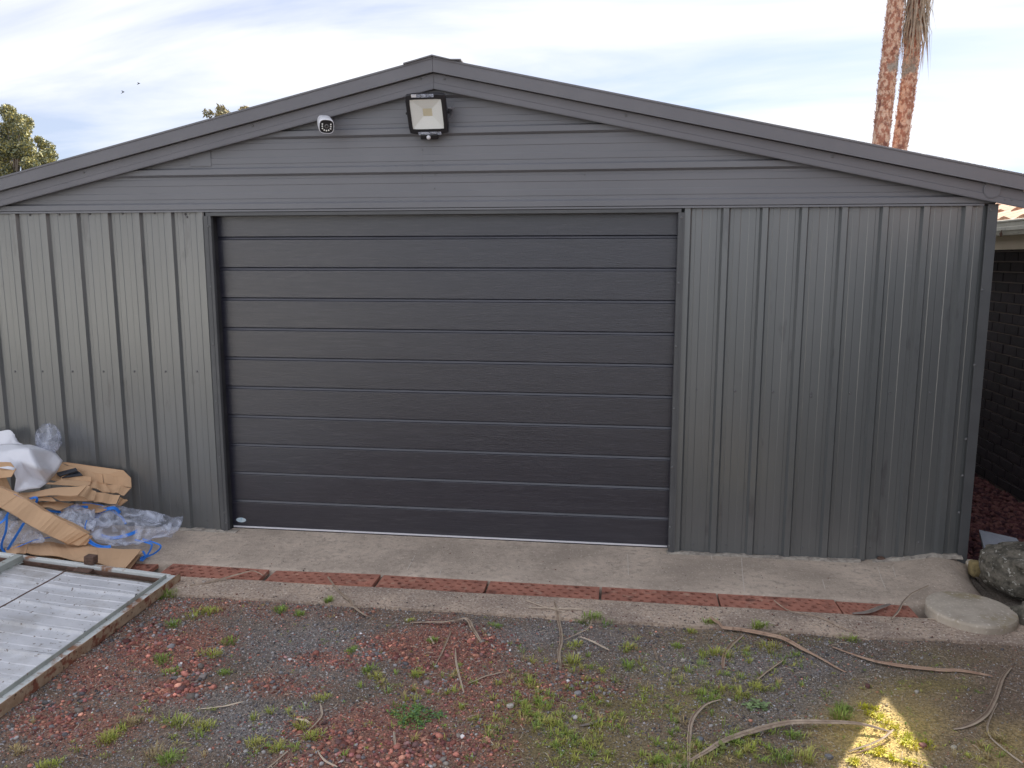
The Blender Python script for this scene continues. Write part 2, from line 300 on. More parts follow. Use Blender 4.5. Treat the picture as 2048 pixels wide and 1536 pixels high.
xs = np.concatenate([[-500, -120, -40, -15, -8, -5.5, -4.2, -3.7], np.arange(-3.4, 3.7, 0.022), [4, 4.6, 5.5, 8, 15, 40, 120, 500]])
ys = np.concatenate([[-500, -120, -40, -15, -8, -5, -3.8, -3.3], np.arange(-3.1, -0.93, 0.022), [-0.93, 0.05, 1, 3, 6.3, 6.6, 8, 15, 40, 120, 500]])
X, Y = np.meshgrid(xs, ys); Z = gz(X, Y)
fine = (Y < -0.94) & (Y > -3.4) & (X > -3.8) & (X < 4.1)
Z = np.where(fine, Z, GZ-0.01)
under = (X > -5.6) & (X < 3.15) & (Y > -0.94) & (Y < 6.4); Z = np.where(under, -0.35, Z)
u, v, mr, mg, mm, md = masks(X.ravel(), Y.ravel())
base = np.array([0.29, 0.22, 0.165])*np.ones((X.size, 1)); t1 = fbm(X.ravel()*3, Y.ravel()*3, 50)[:, None]
base = base*(0.6+0.8*t1)
red = np.array([0.42, 0.22, 0.165]); grey = np.array([0.34, 0.32, 0.31]); moss = np.array([0.32, 0.275, 0.08]); dry = np.array([0.74, 0.56, 0.20])  # dry also carries the sunlight painted into the patch
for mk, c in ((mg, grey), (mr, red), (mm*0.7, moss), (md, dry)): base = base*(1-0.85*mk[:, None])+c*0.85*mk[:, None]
far = ~fine.ravel()[:, None]; yard = ((np.abs(X) < 7) & (np.abs(Y) < 7)).ravel()[:, None]; base = np.where(far, np.where(yard, np.array([0.20, 0.175, 0.15]), np.array([0.14, 0.145, 0.135])), base)
nx, ny = len(xs), len(ys); I = np.arange(nx*ny).reshape(ny, nx)
Fq = np.stack([I[:-1, :-1], I[:-1, 1:], I[1:, 1:], I[1:, :-1]], -1).reshape(-1, 4)
g = np_mesh('ground', np.stack([X.ravel(), Y.ravel(), Z.ravel()], 1), Fq, 'soil', base, smooth=True); tag(g, kind='structure')

# apron slab, channel, kerb strip
def slabz(x, y):
    z = -0.045+0.02*y
    rise = np.clip((x-2.45)/0.5, 0, 1)**2*0.065*np.clip(1+y/0.62, 0, 1)**0.7
    return z+rise+0.004*(fbm(x*3, y*3, 70)-0.47)
xs = np.concatenate([np.linspace(-5.4, -3.6, 8), np.linspace(-3.5, 3.16, 170)]); ys = np.linspace(-0.605, 0.45, 32)
X, Y = np.meshgrid(xs, ys); Z = slabz(X, Y)
Z = Z-0.12*np.clip((X-2.93)/0.22, 0, 1)**3*np.clip((0.05-Y)/0.2, 0, 1)-0.006*(Y < -0.6)
X = X-0.12*np.clip((X-2.7)/0.46, 0, 1)*np.clip((-Y-0.25)/0.35, 0, 1)**2
ny, nx = X.shape; I = np.arange(nx*ny).reshape(ny, nx)
V = np.stack([X.ravel(), Y.ravel(), Z.ravel()], 1); Fq = np.stack([I[:-1, :-1], I[:-1, 1:], I[1:, 1:], I[1:, :-1]], -1).reshape(-1, 4)
rim = np.concatenate([I[0, :], I[1:, -1], I[-1, -2::-1], I[-2:0:-1, 0]]); Vb = V[rim].copy(); Vb[:, 2] = -0.34
bi = len(V)+np.arange(len(rim)); Fs = np.stack([rim, bi, np.roll(bi, -1), np.roll(rim, -1)], 1)
o = np_mesh('concrete_apron', np.concatenate([V, Vb]), np.concatenate([Fq, Fs]), 'concrete', smooth=False); tag(o, kind='structure')
apron = o
for pts in (((1483, 1118), (1485, 1150), (1489, 1182)), ((1755, 1138), (1763, 1160), (1771, 1177)), ((1645, 1160), (1650, 1177)), ((1421, 1107), (1424, 1122)), ((830, 1112), (815, 1138)), ((884, 1136), (878, 1150)), ((1255, 1110), (1257, 1150)), ((1785, 1140), (1792, 1160))):
    m = MB(); q = [onZ(a, b, -.052) for a, b in pts]; q = [Vector((p.x, p.y, float(slabz(np.array(p.x), np.array(p.y)))+.0015)) for p in q]; d = Vector((.0018, 0, 0)); m.loops([[p-d, p-d+Vector((0, 0, .0006)), p+d+Vector((0, 0, .0006)), p+d] for p in q]); m.build('scratch_mark', 'pale_mark', apron)
edge = lambda x: -1.015+0.02*(vnoise(x*1.3, x*0, 5)-0.5)+0.012*(vnoise(x*9, x*0, 6)-0.5)
xs = np.linspace(-5.4, 3.35, 240); R = [[], [], [], [], []]
for x in xs:
    x = float(x); e = float(edge(np.array(x))); zz = -0.058+0.006*float(vnoise(np.array(x*4), np.array(0.5), 9)-0.5)
    for k, p in enumerate(((x, -0.782, -0.34), (x, -0.782, zz), (x, (e-0.782)/2, zz+0.003), (x, e, zz-0.004), (x, e-0.012, -0.34))): R[k].append(Vector(p))
m = MB(); m.loops([[R[k][i] for k in range(5)] for i in range(len(xs))]); tag(m.build('concrete_kerb', 'kerb_concrete'), kind='structure')
m = MB(); m.box((-5.4, -0.78, -0.33), (3.0, -0.607, -0.16)); tag(m.build('drain_channel', 'dark_earth'), kind='structure')
m = MB()
for k in range(9):                                       # ground between the kerb end and the house
    pass
xs = np.linspace(3.16, 4.12, 40); ys = np.linspace(-0.9, 6.2, 120); X, Y = np.meshgrid(xs, ys); Z = -0.055+0.03*(fbm(X*4, Y*4, 41)-0.47)-0.04*np.clip((-0.2-Y)/0.3, 0, 1)
ny, nx = X.shape; I = np.arange(nx*ny).reshape(ny, nx); Fq = np.stack([I[:-1, :-1], I[:-1, 1:], I[1:, 1:], I[1:, :-1]], -1).reshape(-1, 4)
c = np.array([0.09, 0.045, 0.045])*np.ones((X.size, 1)); c = np.where((Y.ravel() < 0.15)[:, None], np.array([0.17, 0.145, 0.12]), c)
tag(np_mesh('mulch_bed', np.stack([X.ravel(), Y.ravel(), Z.ravel()], 1), Fq, 'soil', c, smooth=True), kind='structure')

for x0_, x1_ in ((-2.2, -1.5), (1.38, 2.55), (2.62, 3.13)):
    m = MB(); nn = int((x1_-x0_)/.012); R_ = []
    for i in range(nn+1):
        x = x0_+(x1_-x0_)*i/nn; h = .002+.012*float(fbm(np.array(x*17), np.array(1.5), 15))**2*2; d = .008+.03*float(fbm(np.array(x*11), np.array(4.5), 16)); z = float(slabz(np.array(x), np.array(-.02)))
        R_.append([Vector((x, -.03-d, z-.01)), Vector((x, -.03-d*.8, z+h*.3)), Vector((x, -.028-d*.2, z+h)), Vector((x, .005, z+h*.8)), Vector((x, .005, z-.01))])
    m.loops(R_); tag(m.build('mortar_fillet', 'mortar_pale'), kind='structure')
# ================================================================== SHED
XL, XR, AX = -3.35, 3.157, -0.078
SL = 0.222; ZT = 2.976
def rz(x): return ZT-(0.226 if x < AX else 0.217)*abs(x-AX)                       # top edge line of the barge
shed = empty('shed', (AX, 0, -0.045), 'dark grey steel clad shed with low gable roof and wide charcoal sectional door', 'shed')
def pan_profile(p):                                      # (offset along wall, outward)
    return [(-0.028, 0), (-0.016, 0.022), (0.016, 0.022), (0.028, 0), (p*.215, 0), (p*.23, .0022), (p*.385, .0022), (p*.40, 0), (p*.60, 0), (p*.615, .0022), (p*.775, .0022), (p*.79, 0), (p-0.0285, 0)]
def pan_mesh(p, z0, z1, name, prof=None):
    m = MB(); pr = prof or pan_profile(p); t = 0.0008
    out = [[Vector((a, -b, z)) for a, b in pr] for z in (z0, z1)]
    n = len(pr); vs = out[0]+out[1]; fs = [(i, i+1, n+i+1, n+i) for i in range(n-1)]
    m.add(vs, fs); return m
def pan(name, x, p, z0, z1, prof=None, src=None):
    if src: return inst(src, 'wall_panel', (x-AX, 0, 0), shed)
    m = pan_mesh(p, z0, z1, name, prof)
    me = bpy.data.meshes.new('wall_panel'); me.from_pydata([tuple(q-Vector((0, 0, -0.045))) for q in m.v], [], m.f); me.materials.append(M['cladding'])
    o = bpy.data.objects.new('wall_panel', me); COL.objects.link(o); o.parent = shed; o.location = (x-AX, 0, 0); return o
PL, PR = 0.2222, 0.2235; ZB, ZE = -0.044, 2.094
s0 = None
for k in range(1, 8):
    x = -1.635-PL*k; s0 = pan('wall_panel', x, PL, ZB, ZE, None, s0) if s0 else pan('wall_panel', x, PL, ZB, ZE)
pan('wall_panel', -1.635, PL, ZB, ZE, [(-0.03, 0), (-0.017, 0.027), (0.012, 0.027), (0.02, 0.02)])
pan('wall_panel', XL, 0.16, ZB, ZE, [(0, 0), (0.13, 0)])
s1 = None
for k in range(0, 7):
    x = 1.443+PR*k; s1 = pan('wall_panel', x, PR, ZB+.005, ZE, None, s1) if s1 else pan('wall_panel', x, PR, ZB+.005, ZE)
pan('wall_panel', 1.443+PR*7, 0.15, ZB+.02, ZE, [(-0.03, 0), (-0.017, 0.027), (0.017, 0.027), (0.03, 0), (0.05, 0), (0.053, .002), (0.085, .002), (0.088, 0), (0.142, 0)])
# backing sheet keeps daylight from showing between panels; side and back walls
def slab(name, a, b, m_, par=shed, bevel=0): m = MB(); m.box(a, b); return m.build(name, m_, par, bevel=bevel)
slab('wall_lining', (XL+.02, 0.012, -0.2), (-1.60, 0.03, 2.1), 'dark_earth'); slab('wall_lining', (1.42, 0.012, -0.2), (XR-.02, 0.03, 2.1), 'dark_earth')
for sx, x in ((-1, XL), (1, XR)):
    m = MB(); n = 27; pr = []
    for k in range(n):
        y = 0.05+k*0.2222
        pr += [(y, 0), (y+.012, .027), (y+.036, .027), (y+.048, 0)]
    pr.append((6.1, 0)); vs = [Vector((x+sx*(b-.028), a, z)) for z in (-0.05, 2.12) for a, b in pr]; q = len(pr)
    m.add(vs, [(i, i+1, q+i+1, q+i) for i in range(q-1)]); m.build('side_wall', 'cladding', shed)
m = MB(); m.plate([(XL+.03, 6.08, -.05), (XR-.03, 6.08, -.05), (XR-.03, 6.08, rz(XR)-.16), (AX, 6.08, ZT-.16), (XL+.03, 6.08, rz(XL)-.16)], .02); m.build('back_wall', 'cladding', shed)
for x0, x1 in ((XR-.052, XR+.004), (XL-.004, XL+.052)):      # corner flashings
    m = MB(); m.box((x0, -.0305, ZB+.012), (x1, -.0285, 2.10)); xx = x1-.002 if x0 > 0 else x0
    m.box((xx, -.028, ZB+.012), (xx+.002, .05, 2.10)); m.build('corner_flashing', 'trim', shed)
# gable: the same ribbed sheet laid flat, one piece per rib
def xlim(z):
    d = (ZT-0.10-z)/SL; return max(AX-d, XL+.01), min(AX+d, XR-.01)
ribs = [2.124, 2.341, 2.565, 2.786]
for i, zr in enumerate(ribs):
    top = (ribs[i+1]-0.0285) if i < 3 else 2.88
    p = 0.2205; pr = [(zr+a, b) for a, b in pan_profile(p) if zr+a < top-.002]; pr.append((top, 0))
    if i == 0: pr[0] = (2.100, 0)
    m = MB(); vs = []
    for zz, b in pr:
        a0, a1 = xlim(zz); vs += [Vector((a0, -b-.012, zz)), Vector((a1, -b-.012, zz))]
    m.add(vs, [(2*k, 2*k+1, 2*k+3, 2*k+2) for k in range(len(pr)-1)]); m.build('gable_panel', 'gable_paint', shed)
m = MB(); m.plate([(XL+.04, .012, 2.098), (XR-.04, .012, 2.098), (XR-.04, .012, rz(XR)-.13), (AX, .012, ZT-.13), (XL+.04, .012, rz(XL)-.13)], .015); m.build('wall_lining', 'dark_earth', shed)
slab('gable_flashing', (XL+.01, -.034, 2.0915), (3.085, -.0285, 2.1035), 'gable_paint', bevel=.002)
m = MB(); m.box((-1.597, -.034, 2.068), (1.405, -.029, 2.088)); m.box((-1.597, -.0285, 2.0665), (1.405, .075, 2.0685)); m.build('door_head', 'trim', shed)
# jamb flashings
m = MB(); m.box((-1.613, -.033, ZB), (-1.564, -.029, 2.067)); m.box((-1.5655, -.0285, ZB), (-1.562, -.005, 2.066)); m.box((-1.590, -.036, ZB), (-1.584, -.0335, 2.067)); m.build('door_jamb', 'trim', shed)
m = MB(); m.box((1.3905, -.033, ZB), (1.428, -.029, 2.067)); m.box((1.388, -.0285, ZB), (1.3915, -.005, 2.066)); m.box((1.408, -.036, ZB), (1.413, -.0335, 2.067)); m.build('door_jamb', 'trim', shed)
m = MB(); m.box((-1.569, -.0045, ZB), (-1.5655, .09, 2.066)); m.build('reveal_shade', 'rubber', shed)  # reveals coloured black to paint the shadow gap beside the door
m = MB(); m.box((1.3925, -.0045, ZB), (1.396, .09, 2.066)); m.build('reveal_shade', 'rubber', shed)
# barge flashings: upper fascia proud of a lower folded strip, mitred at the apex
for sx in (-1, 1):
    xe = 3.40 if sx > 0 else -3.64
    def strip(name, a, b, y0, y1, xin=0.0, m_='barge_paint', lip=None):
        xa = AX+sx*xin
        m = MB(); sec = lambda x: [Vector((x, y0, rz(x)-a)), Vector((x, y0, rz(x)-b)), Vector((x, y1, rz(x)-b)), Vector((x, y1, rz(x)-a))]
        m.loops([sec(xa), sec(xe)]); return m.build(name, m_, shed, bevel=.0025)
    up_ = strip('barge_board', 0.0, 0.079, -.088, -.062, .0004)
    strip('barge_lip', 0.0755, 0.0815, -.0935, -.0885, .0004)
    strip('barge_lip', -0.006, 0.006, -.0925, -.0885, .0004)
    strip('barge_strip', 0.081, 0.136, -.060, -.044, .0004)
    strip('barge_strip', 0.1365, 0.172, -.064, -.044, .0004)
    strip('barge_lip', 0.168, 0.174, -.0665, -.0645, .0004)
    # roof sheet with ribs, running down the slope
    m = MB(); pr = []
    for k in range(28):
        y = -.075+k*.2222; pr += [(y, 0), (y+.03, .026), (y+.05, .026), (y+.08, 0)]
    pr.append((6.18, 0)); q = len(pr)
    vs = [Vector((x, a, rz(x)-.012+b*0.9-.02)) for x in (AX+sx*.01, xe) for a, b in pr]
    m.add(vs, [(i, i+1, q+i+1, q+i) for i in range(q-1)]); m.build('roof_sheet', 'barge_paint', shed)
    m = MB(); P = lambda x, d, y: Vector((x, y, rz(x)+d))    # ridge capping wing
    xw = AX+sx*.175; tail = 0.012 if sx < 0 else 0.022
    sec = lambda y: [P(AX, .014, y), P(AX+sx*.11, .010 if sx > 0 else .012, y), P(xw, tail, y), P(xw, tail-.008, y), P(AX+sx*.11, .004, y), P(AX, .006, y)]
    m.loops([sec(-.105), sec(6.2)]); m.build('ridge_cap', 'barge_paint', shed)
    if sx > 0: continue
    m = MB(); m.box((xe-.01 if sx > 0 else xe-.1, -.08, rz(xe)-.14), (xe+.1 if sx > 0 else xe+.01, 6.18, rz(xe)-.03)); m.build('eaves_gutter', 'barge_paint', shed, bevel=.01)
# patch plate, round patch
a, b = onY(382, 333, -.015), onY(421, 302, -.015); slab('patch_plate', (a.x, -.0175, a.z), (b.x, -.0145, b.z), 'gable_paint', bevel=.001)
m = MB(); cpt = onY(1985, 379, -.067); ring = lambda r, y: [Vector((cpt.x+r*math.cos(t)*1.0, y, cpt.z+r*math.sin(t)*1.08)) for t in np.linspace(0, 2*math.pi, 24, endpoint=False)]
m.loops([ring(.046, -.0645), ring(.046, -.067), ring(.040, -.0685), ring(.038, -.067)]); m.build('round_patch', 'barge_paint', shed)
# screws (shared dome)
m = MB(); rr = [[Vector((r*math.cos(t), y, r*math.sin(t))) for t in np.linspace(0, 2*math.pi, 8, endpoint=False)] for r, y in ((.0085, 0), (.0085, -.0015), (.0055, -.002), (.005, -.006), (.003, -.0075))]
m.loops(rr); sm = bpy.data.meshes.new('screw'); sm.from_pydata([tuple(p) for p in m.v], [], m.f); sm.materials.append(M['screw_paint'])
scr = []
scr += [(u, 743, 0) for u in (30, 85, 145, 207, 269, 331, 394)]+[(u, v_, 0) for u, v_ in ((1392, 779), (1470, 782), (1546, 784), (1622, 786), (1622, 793), (1700, 786), (1780, 786), (1860, 786))]
scr += [(u, v_, 0) for u, v_ in ((1385, 1088), (1452, 1090), (1527, 1094), (1604, 1096), (1740, 1096), (1838, 1085), (416, 1042))]
scr += [(u, v_, -.033) for u, v_ in ((417, 452), (422, 573), (427, 688), (433, 802), (440, 914), (449, 1025), (452, 1046), (1363, 435), (1357, 566), (1352, 693), (1348, 817), (1344, 934), (1340, 1054), (1338, 1092))]
scr += [(u, v_, -.060) for u, v_ in ((841, 158), (889, 158), (506, 252), (168, 345), (1252, 231), (1665, 313), (2009, 399), (2023, 400))]
scr += [(u, v_, 0.0) for u, v_ in ((60, 430), (119, 429), (180, 428), (245, 427), (309, 426), (371, 429), (374, 434), (1412, 413.5), (1488, 413), (1567, 412), (1648, 411), (1730, 410), (1810, 409))]
scr += [(u, v_, -.0145) for u, v_ in ((845, 300), (870, 349), (869, 377), (848, 402), (870, 407), (866, 322), (1170, 350))]
scr += [(u, v_, -.031) for u, v_ in ((1981, 420), (1964, 580), (1949, 730), (1932, 878), (1925, 951), (1918, 1025))]
for u_, v_, y_ in scr:
    p = onY(u_, v_, y_); inst(sm, 'screw', (p.x-AX, y_, p.z+.045), shed, scale=None if y_ != -.0145 else (.5, .5, .5))
# sectional door (a part of the shed) and its panels
DY = 0.048
dm = MB(); dm.box((-1.62, DY+.03, -.06), (1.45, DY+.05, 2.10)); door = dm.build('garage_door', 'rubber', shed)
gz0, gp = 1.9362, 0.1972; H = gp
pr = [(0, .010), (-.003, .008), (-.016, .002), (-.0165, .007), (-.020, .0005), (-.022, 0), (-H+.003, 0), (-H+.0005, .008)]
m = MB(); vs = [Vector((x, DY+b, a)) for x in (-1.62, 1.45) for a, b in pr]; q = len(pr)
m.add(vs, [(i, i+1, q+i+1, q+i) for i in range(q-1)])
pm = bpy.data.meshes.new('door_panel'); pm.from_pydata([tuple(p) for p in m.v], [], m.f); pm.materials.append(M['door_skin'])
for i in range(-1, 10): inst(pm, 'door_panel', (-AX, 0, gz0-gp*i+.045), door)
m = MB(); m.box((-1.56, DY-.006, -.036), (1.386, DY-.001, -.026)); m.build('bottom_rail', 'white_plastic', door)
m = MB(); m.box((-1.6, DY-.002, -.0575), (1.44, DY+.02, -.0365)); m.build('door_seal', 'rubber', door, bevel=.004)
bc = onY(482, 1040, DY-.002); m = MB(); el = lambda s, y: [Vector((bc.x+.036*s*math.cos(t), y, bc.z+.0165*s*math.sin(t))) for t in np.linspace(0, 2*math.pi, 28, endpoint=False)]
m.loops([el(1, DY+.0005), el(1, DY-.0025), el(.9, DY-.003)]); m.build('badge', 'badge', door)

# ================================================================== SECURITY CAMERA, FLOODLIGHT
fc = onY(653, 253, -.19); ax = Vector((.42, -.82, -.38)).normalized(); sxv = ax.cross(Vector((0, 0, 1))).normalized(); szv = sxv.cross(ax).normalized()
if sxv.x < 0: sxv = -sxv
def sq(r, d, k=3.2, n=28, kz=.95):
    out = []
    for t in np.linspace(0, 2*math.pi, n, endpoint=False):
        c_, s_ = math.cos(t), math.sin(t); e = (abs(c_)**k+abs(s_)**k)**(-1/k)
        out.append(fc+sxv*(r*e*c_)+szv*(r*kz*e*s_)+ax*d)
    return out
secam = empty('security_camera', (fc.x, 0, fc.z-.05), 'white bullet security camera with black face under the sloping barge', 'camera')
m = MB(); m.loops([sq(.036, -.125), sq(.042, -.11), sq(.045, -.02), sq(.044, .004), sq(.041, .006), sq(.041, -.002)]); m.build('housing', 'white_plastic', secam, smooth=True)
m = MB(); m.loops([sq(.0408, -.004), sq(.0408, .0), sq(.038, .002)]); m.build('face_plate', 'black_plastic', secam)
def disc(c, r, d0, d1, n=14): return [[c+sxv*r_*math.cos(t)+szv*r_*math.sin(t)+ax*d for t in np.linspace(0, 2*math.pi, n, endpoint=False)] for r_, d in ((r, d0), (r, d1), (r*.8, d1+.001))]
m = MB(); m.loops(disc(fc+szv*.002, .0125, .001, .004)); m.build('lens_ring', 'grey_ring', secam)
m = MB(); m.loops(disc(fc+szv*.002, .0075, .003, .0055)); m.build('lens', 'lens', secam)
for a_, b_ in ((-.025, .014), (-.025, .001), (-.024, -.012), (-.013, -.021), (0, -.024), (.013, -.021), (.024, -.012), (.025, .001), (.025, .014)):
    m = MB(); m.loops(disc(fc+sxv*a_+szv*b_, .0048, .001, .0035, 10)); m.build('led', 'reflector', secam)
bk = fc-ax*.13; m = MB(); m.tube([bk+ax*.03, bk-ax*.02, Vector((bk.x-.01, -.012, bk.z+.012))], .014, 10); m.tube([Vector((bk.x-.01, -.024, bk.z+.012)), Vector((bk.x-.01, -.013, bk.z+.012))], .03, 14); m.build('mount', 'white_plastic', secam)
# floodlight tilted down
flo = empty('flood_light', (-.135, 0, 2.60), 'square black LED floodlight with white reflector and motion sensor below apex', 'light')
cL = onY(854, 228, -.125); tl = math.radians(27)
fx = Vector((1, 0, 0)); fz = Vector((0, -math.sin(tl), math.cos(tl))); fn = Vector((0, -math.cos(tl), -math.sin(tl)))
Q = lambda a, b, c: cL+fx*a+fz*b+fn*c
def rect(w_, h_, c, k=6, n=32):
    out = []
    for t in np.linspace(0, 2*math.pi, n, endpoint=False):
        c_, s_ = math.cos(t), math.sin(t); e = (abs(c_)**k+abs(s_)**k)**(-1/k); out.append(Q(w_*e*c_, h_*e*s_, c))
    return out
W2, H2 = .121, .118; w2, h2 = .0965, .0885
m = MB(); m.loops([rect(W2*.8, H2*.8, -.03, 12), rect(W2, H2, -.022, 14), rect(W2, H2, .004, 14), rect(W2-.004, H2-.004, .008, 14), rect(w2, h2, .008, 40), rect(w2, h2, .0, 40)], cap=False); m.build('housing', 'black_plastic', flo)
m = MB(); cx_, cz_ = .028, .022
for a, b in (((-1, -1), (1, -1)), ((1, -1), (1, 1)), ((1, 1), (-1, 1)), ((-1, 1), (-1, -1))):
    m = MB(); m.add([Q(a[0]*w2, a[1]*h2, .004), Q(b[0]*w2, b[1]*h2, .004), Q(b[0]*cx_, b[1]*cz_+.004, -.02), Q(a[0]*cx_, a[1]*cz_+.004, -.02)], [(0, 1, 2, 3)]); m.build('reflector_pane', 'reflector', flo)
m = MB(); m.add([Q(-cx_, -cz_+.004, -.0205), Q(cx_, -cz_+.004, -.0205), Q(cx_, cz_+.004, -.0205), Q(-cx_, cz_+.004, -.0205)], [(0, 1, 2, 3)]); m.build('led_chip', 'led_chip', flo)
m = MB(); m.add([Q(-w2, -h2, .006), Q(w2, -h2, .006), Q(w2, h2, .006), Q(-w2, h2, .006)], [(0, 1, 2, 3)]); m.build('glass', 'glass', flo)
R3 = Matrix((tuple(fx)+(cL.x,), (fn.x, fn.y, fn.z, 0), (0, 0, 0, 0), (0, 0, 0, 1)))
def qbox(name, a, b, m_, bev=.003, par=flo):
    vs = [Q(x, z, y) for z in (a[1], b[1]) for x, y in ((a[0], a[2]), (b[0], a[2]), (b[0], b[2]), (a[0], b[2]))]
    m = MB(); m.add(vs, [(0, 3, 2, 1), (4, 5, 6, 7), (0, 1, 5, 4), (1, 2, 6, 5), (2, 3, 7, 6), (3, 0, 4, 7)]); return m.build(name, m_, par, bevel=bev)
qbox('back_body', (-.075, -.075, -.05), (.075, .075, -.0305), 'black_plastic')
sn = qbox('motion_sensor', (-.056, -.150, -.018), (.056, -.1185, .016), 'black_plastic', .008)
m = MB(); cc = Q(-.004, -.136, .014); rg = []
for a in np.linspace(0, math.pi/2, 6): rg.append([cc+fx*.0135*math.cos(a)*math.cos(t)+fz*.0135*math.cos(a)*math.sin(t)+fn*.0135*math.sin(a) for t in np.linspace(0, 2*math.pi, 14, endpoint=False)])
m.loops(rg); m.build('sensor_dome', 'white_plastic', sn, smooth=True)
qbox('tape', (-.078, .100, .0085), (.055, .119, .0095), 'clear_film_dense', 0)
qbox('tape', (-.065, -.1225, .009), (.075, -.104, .0105), 'clear_film_dense', 0)
qbox('paint_chip', (-.080, .102, .0097), (-.050, .1185, .0103), 'white_plastic', 0)
for sx in (-1, 1):
    m = MB(); a = Q(sx*.128, 0, -.02); m.tube([a, Vector((a.x+sx*.004, -.05, a.z+.02)), Vector((a.x-sx*.02, -.014, a.z+.03))], .008, 8); m.build('bracket', 'black_plastic', flo)
m = MB(); m.tube(spline([Q(.13, .03, -.01), Q(.155, .02, -.03), Vector((.03, -.03, 2.70)), Vector((.02, -.03, 2.65)), Vector((-.0, -.04, 2.62))], 14), .0045, 6); m.build('cable', 'barge_paint', flo)
m = MB(); p0, p1 = onY(843, 268, -.06), onY(845, 412, -.045); m.tube(spline([p0, p0*.6+p1*.4+Vector((.004, 0, 0)), p0*.3+p1*.7, p1], 16), .0006, 5); m.build('hanging_thread', 'grey_ring', flo)

# ================================================================== DRAIN GRATES
def grate_mesh(nc=10, nr=4, px=.0635, py=.0425):
    m = MB(); t8 = [math.radians(22.5+45*k) for k in range(8)]
    Wd, Hd = nc*px, nr*py; th = .008
    for r in range(nr):
        off = 0 if r % 2 == 0 else px/2
        cells = nc if r % 2 == 0 else nc-1
        for c in range(cells):
            cx = off+(c+.5)*px-Wd/2; cy = (r+.5)*py-Hd/2; rad = .0132+random.uniform(-.0015, .0012)
            o8 = []
            for t in t8:
                a, b = math.cos(t), math.sin(t); k = 1/max(abs(a), abs(b)); o8.append((cx+a*k*px/2, cy+b*k*py/2))
            # exact corners
            sqp = [(cx+px/2, cy+py/2*.414), (cx+px/2*.414, cy+py/2), (cx-px/2*.414, cy+py/2), (cx-px/2, cy+py/2*.414), (cx-px/2, cy-py/2*.414), (cx-px/2*.414, cy-py/2), (cx+px/2*.414, cy-py/2), (cx+px/2, cy-py/2*.414)]
            hol = [(cx+rad*math.cos(t), cy+rad*math.sin(t)*1.0) for t in t8]
            rim = [(cx+rad*1.18*math.cos(t), cy+rad*1.18*math.sin(t)) for t in t8]
            vs = [Vector((x, y, 0)) for x, y in sqp]+[Vector((x, y, .0)) for x, y in rim]+[Vector((x, y, -.0035)) for x, y in hol]+[Vector((x, y, -.018)) for x, y in hol]
            fs = []
            for k in range(8):
                j = (k+1) % 8
                fs += [(k, j, 8+j, 8+k), (8+k, 8+j, 16+j, 16+k), (16+k, 16+j, 24+j, 24+k)]
            cs = [(cx+px/2, cy+py/2), (cx-px/2, cy+py/2), (cx-px/2, cy-py/2), (cx+px/2, cy-py/2)]; b = 32
            vs += [Vector((x, y, 0)) for x, y in cs]; fs += [(0, b, 1), (2, b+1, 3), (4, b+2, 5), (6, b+3, 7)]
            m.add(vs, fs)
        if r % 2:
            for x0 in (-Wd/2, Wd/2-px/2): m.add([(x0, r*py-Hd/2, 0), (x0+px/2, r*py-Hd/2, 0), (x0+px/2, (r+1)*py-Hd/2, 0), (x0, (r+1)*py-Hd/2, 0)], [(0, 1, 2, 3)])
    for (x0, y0, x1, y1) in ((-Wd/2, -Hd/2, Wd/2, -Hd/2), (Wd/2, -Hd/2, Wd/2, Hd/2), (Wd/2, Hd/2, -Wd/2, Hd/2), (-Wd/2, Hd/2, -Wd/2, -Hd/2)):
        m.add([(x0, y0, 0), (x1, y1, 0), (x1, y1, -.022), (x0, y0, -.022)], [(0, 1, 2, 3)])
    me = bpy.data.meshes.new('drain_grate'); me.from_pydata([tuple(p) for p in m.v], [], m.f); me.materials.append(M['rust']); return me, Wd
gme, GW = grate_mesh()
brk = [(335, 1136, 531, 1146), (547, 1147, 752, 1164), (758, 1165, 969, 1178), (975, 1178, 1198, 1191), (1203, 1191, 1436, 1205), (1440, 1205, 1680, 1222), (1684, 1222, 1838, 1235)]
gl = ['rusty perforated drain grate whose left end reaches the lying metal gate', 'rusty drain grate under the split dry stalk, a dark gap at each end', 'rusty drain grate right of the open dark gap, third from the metal gate',
      'rusty drain grate behind the crossed dry twigs on the kerb', 'rusty drain grate with pebbles on it, fifth from the metal gate', 'rusty drain grate next to the broken one, a stick end resting on it', 'short broken rusty drain grate with ragged end beside the round concrete lid']
for i, ((u0, v0, u1, v1), lb) in enumerate(zip(brk, gl)):
    a, b = onZ(u0, v0, -.06), onZ(u1, v1, -.06)
    o = bpy.data.objects.new('drain_grate', gme); COL.objects.link(o)
    o.location = ((a.x+b.x)/2, -.694+(.003, -.004, .002, 0, .001, -.002, -.003)[i], -.0565+(-.004, .003, 0, .001, 0, 0, -.006)[i]); o.scale = ((b.x-a.x)/GW, 1, 1)
    o.rotation_euler = ((.03, -.02, .01, 0, .01, 0, -.03)[i], (.006, -.012, .004, 0, .002, 0, .012)[i], (-.01, .012, .004, 0, 0, .002, .01)[i])
    tag(o, lb, 'drain grate', 'rusty grates over the drain channel')
a = onZ(240, 1130, -.07); o = bpy.data.objects.new('drain_grate', gme); COL.objects.link(o); o.location = (a.x-.08, -.69, -.074); o.rotation_euler = (0, -.03, .02)
tag(o, 'dark rusty drain grate half hidden under the front cardboard sheet', 'drain grate', 'rusty grates over the drain channel')

